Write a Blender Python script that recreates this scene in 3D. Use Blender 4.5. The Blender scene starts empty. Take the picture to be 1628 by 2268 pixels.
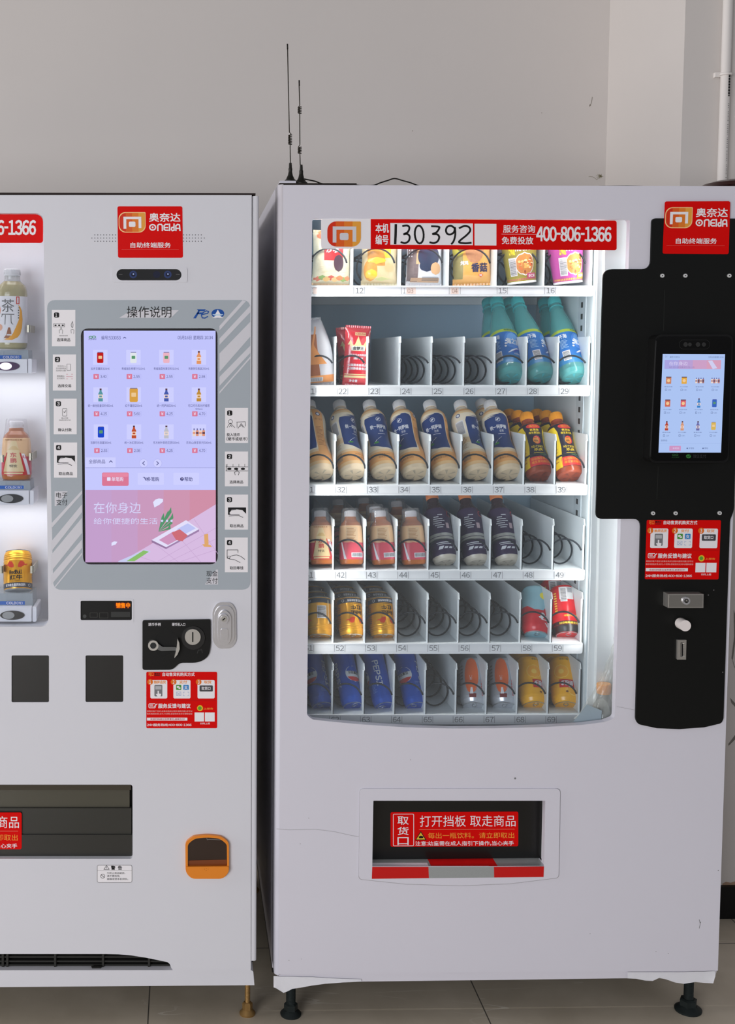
import bpy, math, random
import numpy as np
from mathutils import Matrix, Vector
from mathutils.geometry import tessellate_polygon

random.seed(7)
SC = bpy.context.scene
COL = SC.collection

# ------------------------------------------------------------------ camera
W, H = 1628.0, 2268.0
FPX = 2650.0                      # focal length in pixels of the full photograph
PPX, PPY = 461.4, 1006.9          # optical axis (the photograph is an off-centre crop)
YAW, PITCH = math.radians(1.156), math.radians(4.661)
DIST = 2.65                       # camera to the machines' front plane (y = 0)
CAMX = 0.408


def _cam_rows():
    c, s = math.cos, math.sin
    ry = np.array([[c(YAW), 0, -s(YAW)], [0, 1, 0], [s(YAW), 0, c(YAW)]])
    rx = np.array([[1, 0, 0], [0, c(PITCH), -s(PITCH)], [0, s(PITCH), c(PITCH)]])
    return rx @ ry


MC = _cam_rows()


def _ray(px, py):
    return MC.T @ np.array([(px - PPX) / FPX, (py - PPY) / FPX, 1.0])


def _zdown(px, py, y):
    d = _ray(px, py)
    return d[1] * (DIST + y) / d[2]


CAMZ = _zdown(546, 2248, 0.06)    # the floor is z = 0


def P(px, py, y):
    """world point on the plane at depth y seen at photograph position (px, py)"""
    d = _ray(px, py)
    t = (DIST + y) / d[2]
    return Vector((CAMX + d[0] * t, y, CAMZ - d[1] * t))


def px_of(p):
    v = MC @ np.array([p[0] - CAMX, CAMZ - p[2], p[1] + DIST])
    return PPX + FPX * v[0] / v[2], PPY + FPX * v[1] / v[2]


cam_data = bpy.data.cameras.new('camera')
cam = bpy.data.objects.new('camera', cam_data)
COL.objects.link(cam)
r, dn, fw = MC
tw = lambda v: Vector((v[0], v[2], -v[1]))
rm = Matrix((tw(r), -tw(dn), -tw(fw))).transposed()
cam.matrix_world = Matrix.Translation((CAMX, -DIST, CAMZ)) @ rm.to_4x4()
cam_data.sensor_fit = 'HORIZONTAL'
cam_data.sensor_width = 36.0
cam_data.lens = FPX / W * 36.0
cam_data.shift_x = (W / 2 - PPX) / W
cam_data.shift_y = (PPY - H / 2) / W
cam_data.clip_start = 0.05
SC.camera = cam

# ------------------------------------------------------------------ light and exposure
SC.view_settings.view_transform = 'Standard'
SC.view_settings.look = 'None'
SC.view_settings.exposure = 0.0
SC.view_settings.gamma = 1.0
SC.view_settings.use_curve_mapping = False
world = bpy.data.worlds.new('world')
SC.world = world
world.use_nodes = True
bg = world.node_tree.nodes['Background']
bg.inputs[0].default_value = (0.90, 0.92, 1.0, 1)
bg.inputs[1].default_value = 0.26
# noise patches added to the unseen surroundings so metal reflects light and dark
_nt = world.node_tree
_tc = _nt.nodes.new('ShaderNodeTexCoord')
_nz = _nt.nodes.new('ShaderNodeTexNoise')
_nz.inputs['Scale'].default_value = 1.7
_nz.inputs['Detail'].default_value = 2
_cr = _nt.nodes.new('ShaderNodeValToRGB')
_cr.color_ramp.elements[0].position = 0.40
_cr.color_ramp.elements[0].color = (0.18, 0.18, 0.19, 1)
_cr.color_ramp.elements[1].position = 0.62
_cr.color_ramp.elements[1].color = (1.85, 1.88, 2.0, 1)
_nt.links.new(_tc.outputs['Generated'], _nz.inputs['Vector'])
_nt.links.new(_nz.outputs[0], _cr.inputs[0])
_nt.links.new(_cr.outputs[0], bg.inputs[0])


def area(name, loc, target, sx, sy, power, color=(1, 1, 1)):
    d = bpy.data.lights.new(name, 'AREA')
    d.shape = 'RECTANGLE'
    d.size, d.size_y = sx, sy
    d.energy = power
    d.color = color
    o = bpy.data.objects.new(name, d)
    COL.objects.link(o)
    o.location = loc
    o.rotation_euler = (Vector(target) - Vector(loc)).to_track_quat('-Z', 'Y').to_euler()
    return o


area('daylight_left_window', (-6.0, 0.1, 2.0), (1.4, 0.2, 1.4), 3.0, 2.4, 265, (1.0, 0.98, 0.97))
area('daylight_front_window', (-3.0, -6.6, 1.5), (0.95, 0.0, 0.5), 3.6, 2.6, 300, (0.985, 0.98, 1.0))

# ------------------------------------------------------------------ materials
def lin(c):
    c = c / 255.0
    return c / 12.92 if c <= 0.04045 else ((c + 0.055) / 1.055) ** 2.4


_mats = {}


def mat(rgb, rough=0.5, metal=0.0, name=None, noise=0.0, nscale=30.0, bump=0.0, spec=0.22, coat=0.0):
    """procedural surface; rgb is the surface's own colour in 0..255"""
    if spec == 0.22 and rough <= 0.3:
        spec = 0.5                     # glossy films, labels and lacquers
    key = (rgb, rough, metal, noise, nscale, bump, spec, coat)
    if key in _mats:
        return _mats[key]
    m = bpy.data.materials.new(name or 'surface')
    m.use_nodes = True
    nt = m.node_tree
    b = nt.nodes['Principled BSDF']
    col = (lin(rgb[0]), lin(rgb[1]), lin(rgb[2]), 1)
    b.inputs['Base Color'].default_value = col
    b.inputs['Roughness'].default_value = rough
    b.inputs['Metallic'].default_value = metal
    b.inputs['Specular IOR Level'].default_value = spec
    b.inputs['Coat Weight'].default_value = coat
    if noise or bump:
        tc = nt.nodes.new('ShaderNodeTexCoord')
        n = nt.nodes.new('ShaderNodeTexNoise')
        n.inputs['Scale'].default_value = nscale
        n.inputs['Detail'].default_value = 5
        nt.links.new(tc.outputs['Object'], n.inputs['Vector'])
        if noise:
            mx = nt.nodes.new('ShaderNodeMix')
            mx.data_type = 'RGBA'
            mx.inputs[6].default_value = tuple(max(0, c * (1 - noise)) for c in col[:3]) + (1,)
            mx.inputs[7].default_value = tuple(min(1, c * (1 + noise)) for c in col[:3]) + (1,)
            nt.links.new(n.outputs[0], mx.inputs[0])
            nt.links.new(mx.outputs[2], b.inputs['Base Color'])
        if bump:
            bp = nt.nodes.new('ShaderNodeBump')
            bp.inputs['Strength'].default_value = bump
            bp.inputs['Distance'].default_value = 0.002
            nt.links.new(n.outputs[0], bp.inputs['Height'])
            nt.links.new(bp.outputs[0], b.inputs['Normal'])
    _mats[key] = m
    return m


def emit(rgb, s=1.0):
    key = ('e', rgb, s)
    if key in _mats:
        return _mats[key]
    m = bpy.data.materials.new('glowing')
    m.use_nodes = True
    nt = m.node_tree
    nt.nodes.clear()
    e = nt.nodes.new('ShaderNodeEmission')
    e.inputs[0].default_value = (lin(rgb[0]), lin(rgb[1]), lin(rgb[2]), 1)
    e.inputs[1].default_value = s
    o = nt.nodes.new('ShaderNodeOutputMaterial')
    nt.links.new(e.outputs[0], o.inputs[0])
    _mats[key] = m
    return m


def clear(rgb=(255, 255, 255), body=0.1, rough=0.05, key2=0):
    """thin clear plastic or glass: transparent, a little body colour, fresnel gloss"""
    key = ('c', rgb, body, rough, key2)
    if key in _mats:
        return _mats[key]
    m = bpy.data.materials.new('clear')
    m.use_nodes = True
    nt = m.node_tree
    nt.nodes.clear()
    col = (lin(rgb[0]), lin(rgb[1]), lin(rgb[2]), 1)
    t = nt.nodes.new('ShaderNodeBsdfTransparent')
    t.inputs[0].default_value = tuple(0.5 + 0.5 * c for c in col[:3]) + (1,)
    d = nt.nodes.new('ShaderNodeBsdfDiffuse')
    d.inputs[0].default_value = col
    g = nt.nodes.new('ShaderNodeBsdfGlossy')
    g.inputs['Roughness'].default_value = rough
    fr = nt.nodes.new('ShaderNodeFresnel')
    ge = nt.nodes.new('ShaderNodeNewGeometry')
    io = nt.nodes.new('ShaderNodeMath')
    io.operation = 'MULTIPLY_ADD'            # thin sheet: the same reflection from either side
    io.inputs[1].default_value = 1 / 1.45 - 1.45
    io.inputs[2].default_value = 1.45
    nt.links.new(ge.outputs['Backfacing'], io.inputs[0])
    nt.links.new(io.outputs[0], fr.inputs[0])
    m1 = nt.nodes.new('ShaderNodeMixShader')
    m1.inputs[0].default_value = body
    m2 = nt.nodes.new('ShaderNodeMixShader')
    o = nt.nodes.new('ShaderNodeOutputMaterial')
    L = nt.links.new
    L(t.outputs[0], m1.inputs[1]); L(d.outputs[0], m1.inputs[2])
    L(fr.outputs[0], m2.inputs[0]); L(m1.outputs[0], m2.inputs[1]); L(g.outputs[0], m2.inputs[2])
    L(m2.outputs[0], o.inputs[0])
    _mats[key] = m
    return m


# ------------------------------------------------------------------ text
_font = bpy.data.curves.new('lettering_source', 'FONT')
_font.resolution_u = 3
_fobj = bpy.data.objects.new('lettering_source', _font)
COL.objects.link(_fobj)
_tcache = {}
_gcache = {}


def _glyph(ch, res):
    k = (ch, res)
    if k not in _gcache:
        wide = chr(ord(ch) + 0xFEE0) if 0x21 <= ord(ch) <= 0x7e else ch      # one typeface for figures, letters and characters
        _font.body = wide
        _font.resolution_u = res
        bpy.context.view_layer.update()
        ev = _fobj.evaluated_get(bpy.context.evaluated_depsgraph_get())
        me = ev.to_mesh()
        v = np.array([(p.co.x, p.co.y) for p in me.vertices]) if len(me.vertices) else np.zeros((0, 2))
        f = [tuple(p.vertices) for p in me.polygons]
        ev.to_mesh_clear()
        _gcache[k] = (v, f)
    return _gcache[k]


def glyphs(s, res=3):
    """triangles of a line of text, as (points, faces) scaled to the unit box"""
    res = max(2, res)
    k = (s, res)
    if k not in _tcache:
        x, vs, fs, n = 0.0, [], [], 0
        for ch in s:
            if ch == ' ':
                x += .3
                continue
            v, f = _glyph(ch, res)
            if not len(v):
                continue
            if ord(ch) < 0x7f:
                lo, hi = v[:, 0].min(), v[:, 0].max()
                if ch == '-':
                    v = np.stack([(v[:, 0] - (lo + hi) / 2) * .36 + (lo + hi) / 2, v[:, 1]], 1)
                adv = .56 if ch.isdigit() else .36 if ch == '-' else (hi - lo) + .1
                v = v + np.array([x + adv / 2 - (lo + hi) / 2, 0])
                x += adv
            else:
                v = v + np.array([x, 0])
                x += 1.0
            vs.append(v)
            fs += [tuple(i + n for i in q) for q in f]
            n += len(v)
        v = np.concatenate(vs) if vs else np.zeros((0, 2))
        if len(v):
            lo, hi = v.min(0), v.max(0)
            v = (v - lo) / np.maximum(hi - lo, 1e-6)
        _tcache[k] = (v, fs)
    return _tcache[k]


# ------------------------------------------------------------------ mesh builder
class MB:
    def __init__(self):
        self.v, self.f, self.m, self.s, self.mats = [], [], [], [], []

    def mi(self, m):
        if m not in self.mats:
            self.mats.append(m)
        return self.mats.index(m)

    def add(self, verts, faces, m, smooth=False):
        o = len(self.v)
        self.v += [tuple(v) for v in verts]
        i = self.mi(m)
        for f in faces:
            self.f.append(tuple(o + k for k in f))
            self.m.append(i)
            self.s.append(smooth)

    def box(self, x0, x1, y0, y1, z0, z1, m):
        v = [(x, y, z) for z in (z0, z1) for y in (y0, y1) for x in (x0, x1)]
        self.add(v, [(0, 2, 3, 1), (4, 5, 7, 6), (0, 1, 5, 4), (2, 6, 7, 3), (0, 4, 6, 2), (1, 3, 7, 5)], m)

    def prism(self, loop, yf, yb, m, holes=(), side=None):
        """loop and holes in photograph pixels, unprojected on the plane y = yf and carried back to yb"""
        side = side or m
        loops = [[P(x, y, yf) for x, y in l] for l in [loop, *holes]]
        tris = tessellate_polygon([[Vector((p.x, p.z, 0)) for p in l] for l in loops])
        flat = [p for l in loops for p in l]
        fr = []
        for t in tris:
            a, b, c = (flat[i] for i in t)
            n = (b.x - a.x) * (c.z - a.z) - (b.z - a.z) * (c.x - a.x)
            fr.append(tuple(t) if n > 0 else tuple(reversed(t)))
        self.add(flat, fr, m)
        self.add([(p.x, yb, p.z) for p in flat], [tuple(reversed(t)) for t in fr], side)
        for k, l in enumerate(loops):
            n = len(l)
            ar = sum(l[i].x * l[(i + 1) % n].z - l[(i + 1) % n].x * l[i].z for i in range(n))
            pts = [tuple(p) for p in l] + [(p.x, yb, p.z) for p in l]
            q = [(i, i + n, (i + 1) % n + n, (i + 1) % n) for i in range(n)]
            if (ar < 0) ^ (k > 0):
                q = [tuple(reversed(a)) for a in q]
            self.add(pts, q, side)

    def lathe(self, prof, m, seg=28, mx=None, caps=(True, True), smooth=True, mats=None, sq=0.0):
        """prof = [(r, z)...]; mats = material per profile step; sq squares the section"""
        mx = mx or Matrix.Identity(4)

        def ring(r, z):
            out = []
            for k in range(seg):
                a = 2 * math.pi * k / seg
                q = 1.0
                if sq:
                    ca, sa = abs(math.cos(a)), abs(math.sin(a))
                    e = 2 + 6 * sq
                    q = (ca ** e + sa ** e) ** (-1 / e)
                out.append(mx @ Vector((r * q * math.cos(a), r * q * math.sin(a), z)))
            return out
        for i in range(len(prof) - 1):
            a, b = prof[i], prof[i + 1]
            mm = mats[i] if mats else m
            self.add(ring(*a) + ring(*b), [(k, (k + 1) % seg, (k + 1) % seg + seg, k + seg) for k in range(seg)], mm, smooth)
        if caps[0] and prof[0][0] > 1e-6:
            self.add(ring(*prof[0]), [tuple(range(seg - 1, -1, -1))], mats[0] if mats else m)
        if caps[1] and prof[-1][0] > 1e-6:
            self.add(ring(*prof[-1]), [tuple(range(seg))], mats[-1] if mats else m)

    def tube(self, pts, r, m, seg=8, closed=False):
        pts = [Vector(p) for p in pts]
        n = len(pts)
        rings = []
        up = None
        for i, p in enumerate(pts):
            a = pts[i - 1] if i or closed else p
            b = pts[(i + 1) % n] if i < n - 1 or closed else p
            d = (b - a).normalized()
            if up is None:
                up = d.orthogonal().normalized()
            up = (up - d * up.dot(d)).normalized()
            w = d.cross(up)
            rr = r[i] if isinstance(r, (list, tuple)) else r
            rings += [p + up * rr * math.cos(2 * math.pi * k / seg) + w * rr * math.sin(2 * math.pi * k / seg) for k in range(seg)]
        f = []
        for i in range(n if closed else n - 1):
            j = (i + 1) % n
            f += [(i * seg + k, i * seg + (k + 1) % seg, j * seg + (k + 1) % seg, j * seg + k) for k in range(seg)]
        if not closed:
            f += [tuple(range(seg - 1, -1, -1)), tuple((n - 1) * seg + k for k in range(seg))]
        self.add(rings, f, m, True)

    def build(self, name, parent=None, label=None, bevel=0.0, kind=None, cat=None, group=None):
        me = bpy.data.meshes.new(name)
        me.from_pydata(self.v, [], self.f)
        for m in self.mats:
            me.materials.append(m)
        me.polygons.foreach_set('material_index', self.m)
        me.polygons.foreach_set('use_smooth', self.s)
        me.update()
        o = bpy.data.objects.new(name, me)
        COL.objects.link(o)
        if parent:
            o.parent = parent
        if bevel:
            b = o.modifiers.new('rounded_edges', 'BEVEL')
            b.width = bevel
            b.segments = 2
            b.limit_method = 'ANGLE'
            b.angle_limit = math.radians(50)
            b.use_clamp_overlap = True
        tag(o, label, cat, group, kind)
        return o


def tag(o, label=None, cat=None, group=None, kind=None):
    for k, v in (('label', label), ('category', cat), ('group', group), ('kind', kind)):
        if v:
            o[k] = v


def thing(name, label, cat, group=None, loc=(0, 0, 0)):
    o = bpy.data.objects.new(name, None)
    COL.objects.link(o)
    o.location = loc
    o.empty_display_size = 0.05
    tag(o, label, cat, group)
    return o


def rrect(x0, y0, x1, y1, r=0.0, n=5, corners=(1, 1, 1, 1)):
    """rounded rectangle; corners order: top-left, top-right, bottom-right, bottom-left"""
    out = []
    for k, (cx, cy, a0) in enumerate(((x0, y0, 180), (x1, y0, 270), (x1, y1, 0), (x0, y1, 90))):
        rr = r * corners[k]
        if rr <= 0:
            out.append((cx, cy))
            continue
        ox, oy = cx + (rr if cx == x0 else -rr), cy + (rr if cy == y0 else -rr)
        for i in range(n + 1):
            a = math.radians(a0 + 90 * i / n)
            out.append((ox + rr * math.cos(a), oy + rr * math.sin(a)))
    return out


def oval(cx, cy, rx, ry=None, n=24):
    ry = ry or rx
    return [(cx + rx * math.cos(2 * math.pi * k / n), cy + ry * math.sin(2 * math.pi * k / n)) for k in range(n)]


def fillet(pts, r, n=5):
    """round every corner of a pixel polygon; r number or list"""
    out = []
    N = len(pts)
    for i, p in enumerate(pts):
        rr = r[i] if isinstance(r, (list, tuple)) else r
        p = Vector(p)
        if rr <= 0:
            out.append(tuple(p))
            continue
        a, b = Vector(pts[i - 1]), Vector(pts[(i + 1) % N])
        da, db = (a - p), (b - p)
        q = min(rr, da.length * .49, db.length * .49)
        s, e = p + da.normalized() * q, p + db.normalized() * q
        for k in range(n + 1):
            t = k / n
            out.append(tuple(s * (1 - t) ** 2 + p * 2 * t * (1 - t) + e * t * t))
    return out


def clip_x(poly, xa, xb):
    for sgn, lim in ((1, xa), (-1, xb)):
        out = []
        for i, p in enumerate(poly):
            q = poly[i - 1]
            ip, iq = sgn * (p[0] - lim) >= 0, sgn * (q[0] - lim) >= 0
            if ip != iq:
                t = (lim - q[0]) / (p[0] - q[0])
                out.append((lim, q[1] + t * (p[1] - q[1])))
            if ip:
                out.append(p)
        poly = out
        if not poly:
            break
    return poly


def heavier(bold):
    if bold < .008:
        return [(0, 0)]
    d = min(bold, .035) * .9
    return [(-d, -d), (d, -d), (d, d), (-d, d)]


class Print:
    """printed artwork on a flat face: 2-D shapes in pixel units laid on the plane y, layer over layer"""
    STEP = 0.00025

    def __init__(self, mb, y, tf=None):
        self.mb, self.y, self.tf, self.k = mb, y, tf or (lambda x, y: (x, y)), 0

    def _pt(self, x, y, lay):
        x, y = self.tf(x, y)
        return P(x, y, self.y - self.STEP * (1 + lay))

    def poly(self, pts, m, lay=0, holes=()):
        loops = [list(pts), *[list(h) for h in holes]]
        flat = [p for l in loops for p in l]
        tris = tessellate_polygon([[Vector((x, -y, 0)) for x, y in l] for l in loops])
        v = [self._pt(x, y, lay) for x, y in flat]
        fs = []
        for t in tris:
            a, b, c = (v[i] for i in t)
            n = (b.x - a.x) * (c.z - a.z) - (b.z - a.z) * (c.x - a.x)
            fs.append(tuple(t) if n > 0 else tuple(reversed(t)))
        self.mb.add(v, fs, m)

    def rect(self, x0, y0, x1, y1, m, lay=0, r=0):
        self.poly(rrect(x0, y0, x1, y1, r), m, lay)

    def frame(self, x0, y0, x1, y1, w, m, lay=0, r=0):
        self.poly(rrect(x0, y0, x1, y1, r), m, lay, [rrect(x0 + w, y0 + w, x1 - w, y1 - w, max(0, r - w))])

    def ring(self, cx, cy, r, w, m, lay=0, ry=None):
        ry = ry or r
        self.poly(oval(cx, cy, r, ry), m, lay, [oval(cx, cy, r - w, ry - w)])

    def disc(self, cx, cy, r, m, lay=0, ry=None):
        self.poly(oval(cx, cy, r, ry), m, lay)

    def text(self, s, x0, y0, x1, y1, m, lay=1, bold=0.0, res=2):
        v, f = glyphs(s, res)
        for dx, dy in heavier(bold):
            q = (y1 - y0)
            pts = [self._pt(x0 + a * (x1 - x0) + dx * q, y1 - b * (y1 - y0) + dy * q, lay) for a, b in v]
            lay += .12
            self.mb.add(pts, f, m)

    def stroke(self, pts, w, m, lay=1, closed=False, smooth=False):
        pts = [tuple(p) for p in pts]
        if smooth:
            out = []
            for i in range(len(pts) - 1):
                p0, p1, p2, p3 = (np.array(pts[max(0, min(len(pts) - 1, i + d))]) for d in (-1, 0, 1, 2))
                for j in range(5):
                    t = j / 5
                    out.append(tuple(.5 * (2 * p1 + (p2 - p0) * t + (2 * p0 - 5 * p1 + 4 * p2 - p3) * t * t + (3 * p1 - p0 - 3 * p2 + p3) * t ** 3)))
            pts = out + [pts[-1]]
        if closed:
            pts = pts + [pts[0]]
        for i, (a, b) in enumerate(zip(pts, pts[1:])):
            d = Vector((b[0] - a[0], b[1] - a[1]))
            if d.length < 1e-6:
                continue
            d.normalize()
            n = Vector((-d.y, d.x)) * w / 2
            e = d * w * .3
            q = [(a[0] + n.x - e.x, a[1] + n.y - e.y), (a[0] - n.x - e.x, a[1] - n.y - e.y), (b[0] - n.x + e.x, b[1] - n.y + e.y), (b[0] + n.x + e.x, b[1] + n.y + e.y)]
            self.mb.add([self._pt(x, y, lay + .13 * (i % 3)) for x, y in q], [(0, 1, 2, 3) if (q[1][0] - q[0][0]) * (q[2][1] - q[1][1]) - (q[1][1] - q[0][1]) * (q[2][0] - q[1][0]) < 0 else (3, 2, 1, 0)], m)


def quad_tf(src, dst):
    """maps the rectangle src (x0, y0, x1, y1) onto four pixel corners dst (tl, tr, br, bl)"""
    x0, y0, x1, y1 = src

    def tf(x, y):
        u, v = (x - x0) / (x1 - x0), (y - y0) / (y1 - y0)
        tx = [dst[0][k] * (1 - u) + dst[1][k] * u for k in (0, 1)]
        bx = [dst[3][k] * (1 - u) + dst[2][k] * u for k in (0, 1)]
        return tuple(tx[k] * (1 - v) + bx[k] * v for k in (0, 1))
    return tf


# palette
WHITE = mat((212, 212, 219), 0.32, noise=0.02, nscale=3, name='white_paint')
WHITE2 = mat((222, 222, 226), 0.4, name='white_plastic')
BLACK = mat((12, 13, 12), 0.5, name='black_panel')
DARK = mat((30, 30, 29), 0.4, name='dark_plastic')
RED = mat((214, 12, 10), 0.4, name='red_vinyl', spec=.08)
RED2 = mat((190, 10, 10), 0.35)
PAPER = mat((235, 232, 236), 0.5, name='white_vinyl')
INK = mat((18, 18, 20), 0.5, name='black_ink')
GREYINK = mat((105, 105, 105), 0.5)
ORANGE_INK = mat((240, 150, 60), 0.45)
CHROME = mat((222, 222, 228), 0.22, 0.75, name='chrome')
STEEL = mat((196, 193, 188), 0.32, 0.8, name='steel')
# ------------------------------------------------------------------ the room
WALLM = mat((206, 200, 196), 0.8, noise=0.03, nscale=2.2, bump=0.05, name='painted_plaster')
YB, YP = 1.06, 0.53                       # back wall, front of the pillar
p_in = P(1345, 250, YB)                    # inner corner
p_out = P(1511, 250, YP)                   # pillar's front edge
XI, XO = p_in.x, p_out.x


def marble():
    m = bpy.data.materials.new('marble_tile')
    m.use_nodes = True
    nt = m.node_tree
    b = nt.nodes['Principled BSDF']
    b.inputs['Roughness'].default_value = 0.35
    L = nt.links.new
    tc = nt.nodes.new('ShaderNodeTexCoord')
    n1 = nt.nodes.new('ShaderNodeTexNoise'); n1.inputs['Scale'].default_value = 5; n1.inputs['Detail'].default_value = 8
    n2 = nt.nodes.new('ShaderNodeTexNoise'); n2.inputs['Scale'].default_value = 1.7; n2.inputs['Detail'].default_value = 3; n2.inputs['Distortion'].default_value = 0.6
    mv = nt.nodes.new('ShaderNodeMapping'); mv.inputs['Rotation'].default_value = (0, 0, .7); mv.inputs['Scale'].default_value = (.55, 2.6, 1)
    L(tc.outputs['Object'], mv.inputs[0])
    L(tc.outputs['Object'], n1.inputs[0]); L(mv.outputs[0], n2.inputs[0])
    cr = nt.nodes.new('ShaderNodeValToRGB')
    cr.color_ramp.elements[0].color = (lin(180), lin(168), lin(148), 1); cr.color_ramp.elements[0].position = .15
    cr.color_ramp.elements[1].color = (lin(226), lin(214), lin(195), 1); cr.color_ramp.elements[1].position = .85
    L(n1.outputs[0], cr.inputs[0])
    # thin pale veins where the distorted noise crosses 0.5
    s = nt.nodes.new('ShaderNodeMath'); s.operation = 'SUBTRACT'; s.inputs[1].default_value = 0.5
    a = nt.nodes.new('ShaderNodeMath'); a.operation = 'ABSOLUTE'
    v = nt.nodes.new('ShaderNodeMath'); v.operation = 'LESS_THAN'; v.inputs[1].default_value = 0.0026
    L(n2.outputs[0], s.inputs[0]); L(s.outputs[0], a.inputs[0]); L(a.outputs[0], v.inputs[0])
    n3 = nt.nodes.new('ShaderNodeTexNoise'); n3.inputs['Scale'].default_value = 4.5
    L(tc.outputs['Object'], n3.inputs[0])
    mk = nt.nodes.new('ShaderNodeMapRange'); mk.inputs[1].default_value = .46; mk.inputs[2].default_value = .66; mk.inputs[3].default_value = 0; mk.inputs[4].default_value = .7
    L(n3.outputs[0], mk.inputs[0])
    vm = nt.nodes.new('ShaderNodeMath'); vm.operation = 'MULTIPLY'
    L(mk.outputs[0], vm.inputs[1])
    L(v.outputs[0], vm.inputs[0])
    mx = nt.nodes.new('ShaderNodeMix'); mx.data_type = 'RGBA'
    mx.inputs[7].default_value = (lin(248), lin(242), lin(230), 1)
    L(vm.outputs[0], mx.inputs[0]); L(cr.outputs[0], mx.inputs[6])
    # tile joints
    br = nt.nodes.new('ShaderNodeTexBrick')
    br.offset = 0.0
    br.inputs['Scale'].default_value = 1.0
    br.inputs['Mortar Size'].default_value = 0.0016
    br.inputs['Brick Width'].default_value = 0.8
    br.inputs['Row Height'].default_value = 0.8
    mp = nt.nodes.new('ShaderNodeMapping')
    mp.inputs['Location'].default_value = (-P(328, 2240, 0.05).x, 0.42, 0)
    L(tc.outputs['Object'], mp.inputs[0]); L(mp.outputs[0], br.inputs[0])
    m2 = nt.nodes.new('ShaderNodeMix'); m2.data_type = 'RGBA'
    m2.inputs[7].default_value = (lin(100), lin(95), lin(88), 1)
    L(br.outputs['Fac'], m2.inputs[0]); L(mx.outputs[2], m2.inputs[6])
    L(m2.outputs[2], b.inputs['Base Color'])
    return m


b = MB(); b.box(-4.0, 3.6, -5.5, YB + .1, -0.06, 0, marble())
b.build('floor', kind='structure', label='grey brown marble tiled floor with pale veins')
b = MB(); b.box(-4.0, XI, YB, YB + .1, 0, 3.4, WALLM)
# spots and the root-like growth in the corner
pr = Print(b, YB)
SP = mat((120, 112, 100), 0.9); MOSS = mat((128, 122, 92), 0.9)
for (x, y, q) in ((1307, 233, 1.6), (1362, 145, 1.0), (914, 290, 1.0), (1200, 250, .8)):
    if x < 1335: pr.disc(x, y, q, SP)
pr.stroke([(1312, 215), (1310, 228), (1306, 236)], 1.0, SP)
for k in range(26):
    a = random.uniform(0, 6.28); q = random.uniform(2, 11)
    x, y = 1330, 390
    pr.stroke([(x, y), (x + q * .5 * math.cos(a) + 1, y + q * .4 * math.sin(a)), (x + q * math.cos(a), y + q * .6 * math.sin(a))], .6, MOSS)
pr.stroke([(1304, 391), (1314, 392), (1322, 398), (1330, 390)], .7, MOSS)
b.build('wall_back', kind='structure', label='pale grey plaster wall behind the machines')
b = MB()
# pillar: side face slightly splayed from the inner corner to its front edge, then the front face
loop = [(XI, YB), (XO, YP), (3.6, YP), (3.6, YB + .1), (XI, YB + .1)]
n = len(loop)
b.add([(x, y, 0) for x, y in loop] + [(x, y, 3.4) for x, y in loop],
      [(i, (i + 1) % n, (i + 1) % n + n, i + n) for i in range(n)] + [tuple(range(n - 1, -1, -1)), tuple(n + k for k in range(n))], WALLM)
pr = Print(b, YP)
pr.poly([(1600, 1957), (1608, 1953), (1618, 1955), (1632, 1951), (1640, 1959), (1600, 1962)], mat((168, 140, 118), .9, noise=.2, nscale=60))
# painted branch on the pillar
BR = mat((120, 116, 110), .85, name='grey_wall_paint')
pr.poly([(1625, 1350), (1629, 1362), (1629, 1420), (1623, 1463), (1620, 1458), (1626, 1410)], BR)
pr.poly([(1617, 1545), (1624, 1553), (1640, 1570), (1640, 1578), (1620, 1557)], BR)
pr.poly([(1613, 1648), (1628, 1628), (1640, 1616), (1640, 1626), (1626, 1640), (1614, 1652)], BR)
pr.stroke([(1623, 1463), (1626, 1475), (1640, 1500)], 1.2, BR)
b.build('wall_right', kind='structure', label='pale plaster pillar jutting out behind the right machine')
b = MB()
za, zb = P(1610, 2038, YP).z, P(1610, 1960, YP).z
b.box(XO + .0, 3.6, YP - .012, YP - .0002, 0, zb, mat((16, 16, 16), .35, name='black_skirting'))
b.build('baseboard_right', kind='structure', label='black tile skirting at the foot of the pillar')

# conduit pipe on the pillar
t = thing('conduit_pipe', 'white plastic conduit pipe running up the pillar', 'pipe')
pv = mat((228, 222, 218), .45, name='pvc')
px0, px1 = P(1611, 0, YP - .014), P(1599, 402, YP - .014)
b = MB()
b.tube([(px1.x, YP - .014, 0.1), (px1.x, YP - .014, 1.2), (px1.x, YP - .014, 3.4)], .0125, pv, 16)
# faint black print along the pipe
for k in range(26):
    z0 = P(1606, 160 + k * 2.1, YP - .027).z
    b.box(px1.x + .003, px1.x + .0075, YP - .0262, YP - .0255, z0, z0 + .0012 + .0008 * (k % 3), INK)
for k in range(40):
    z0 = P(1606, 230 + k * 4.2, YP - .027).z
    if k % 7 != 3: b.box(px1.x + .004, px1.x + .0062, YP - .0264, YP - .0258, z0, z0 + .001 + .0006 * (k % 2), GREYINK)
b.build('pipe', t)
b = MB()
zc = P(1595, 165, YP - .014).z
b.box(px1.x - .026, px1.x - .011, YP - .012, YP - .0, zc - .006, zc + .006, pv)
b.tube([(px1.x + .0135 * math.cos(a), YP - .014 - .0135 * math.sin(a), zc) for a in [math.radians(q) for q in range(0, 181, 20)]], .0035, pv)
b.build('pipe_clip', t)

# ------------------------------------------------------------------ shared artwork
G1, G2, G3, G4 = (mat(c, .4) for c in ((208, 48, 22), (218, 92, 30), (222, 122, 40), (226, 158, 62)))


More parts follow.
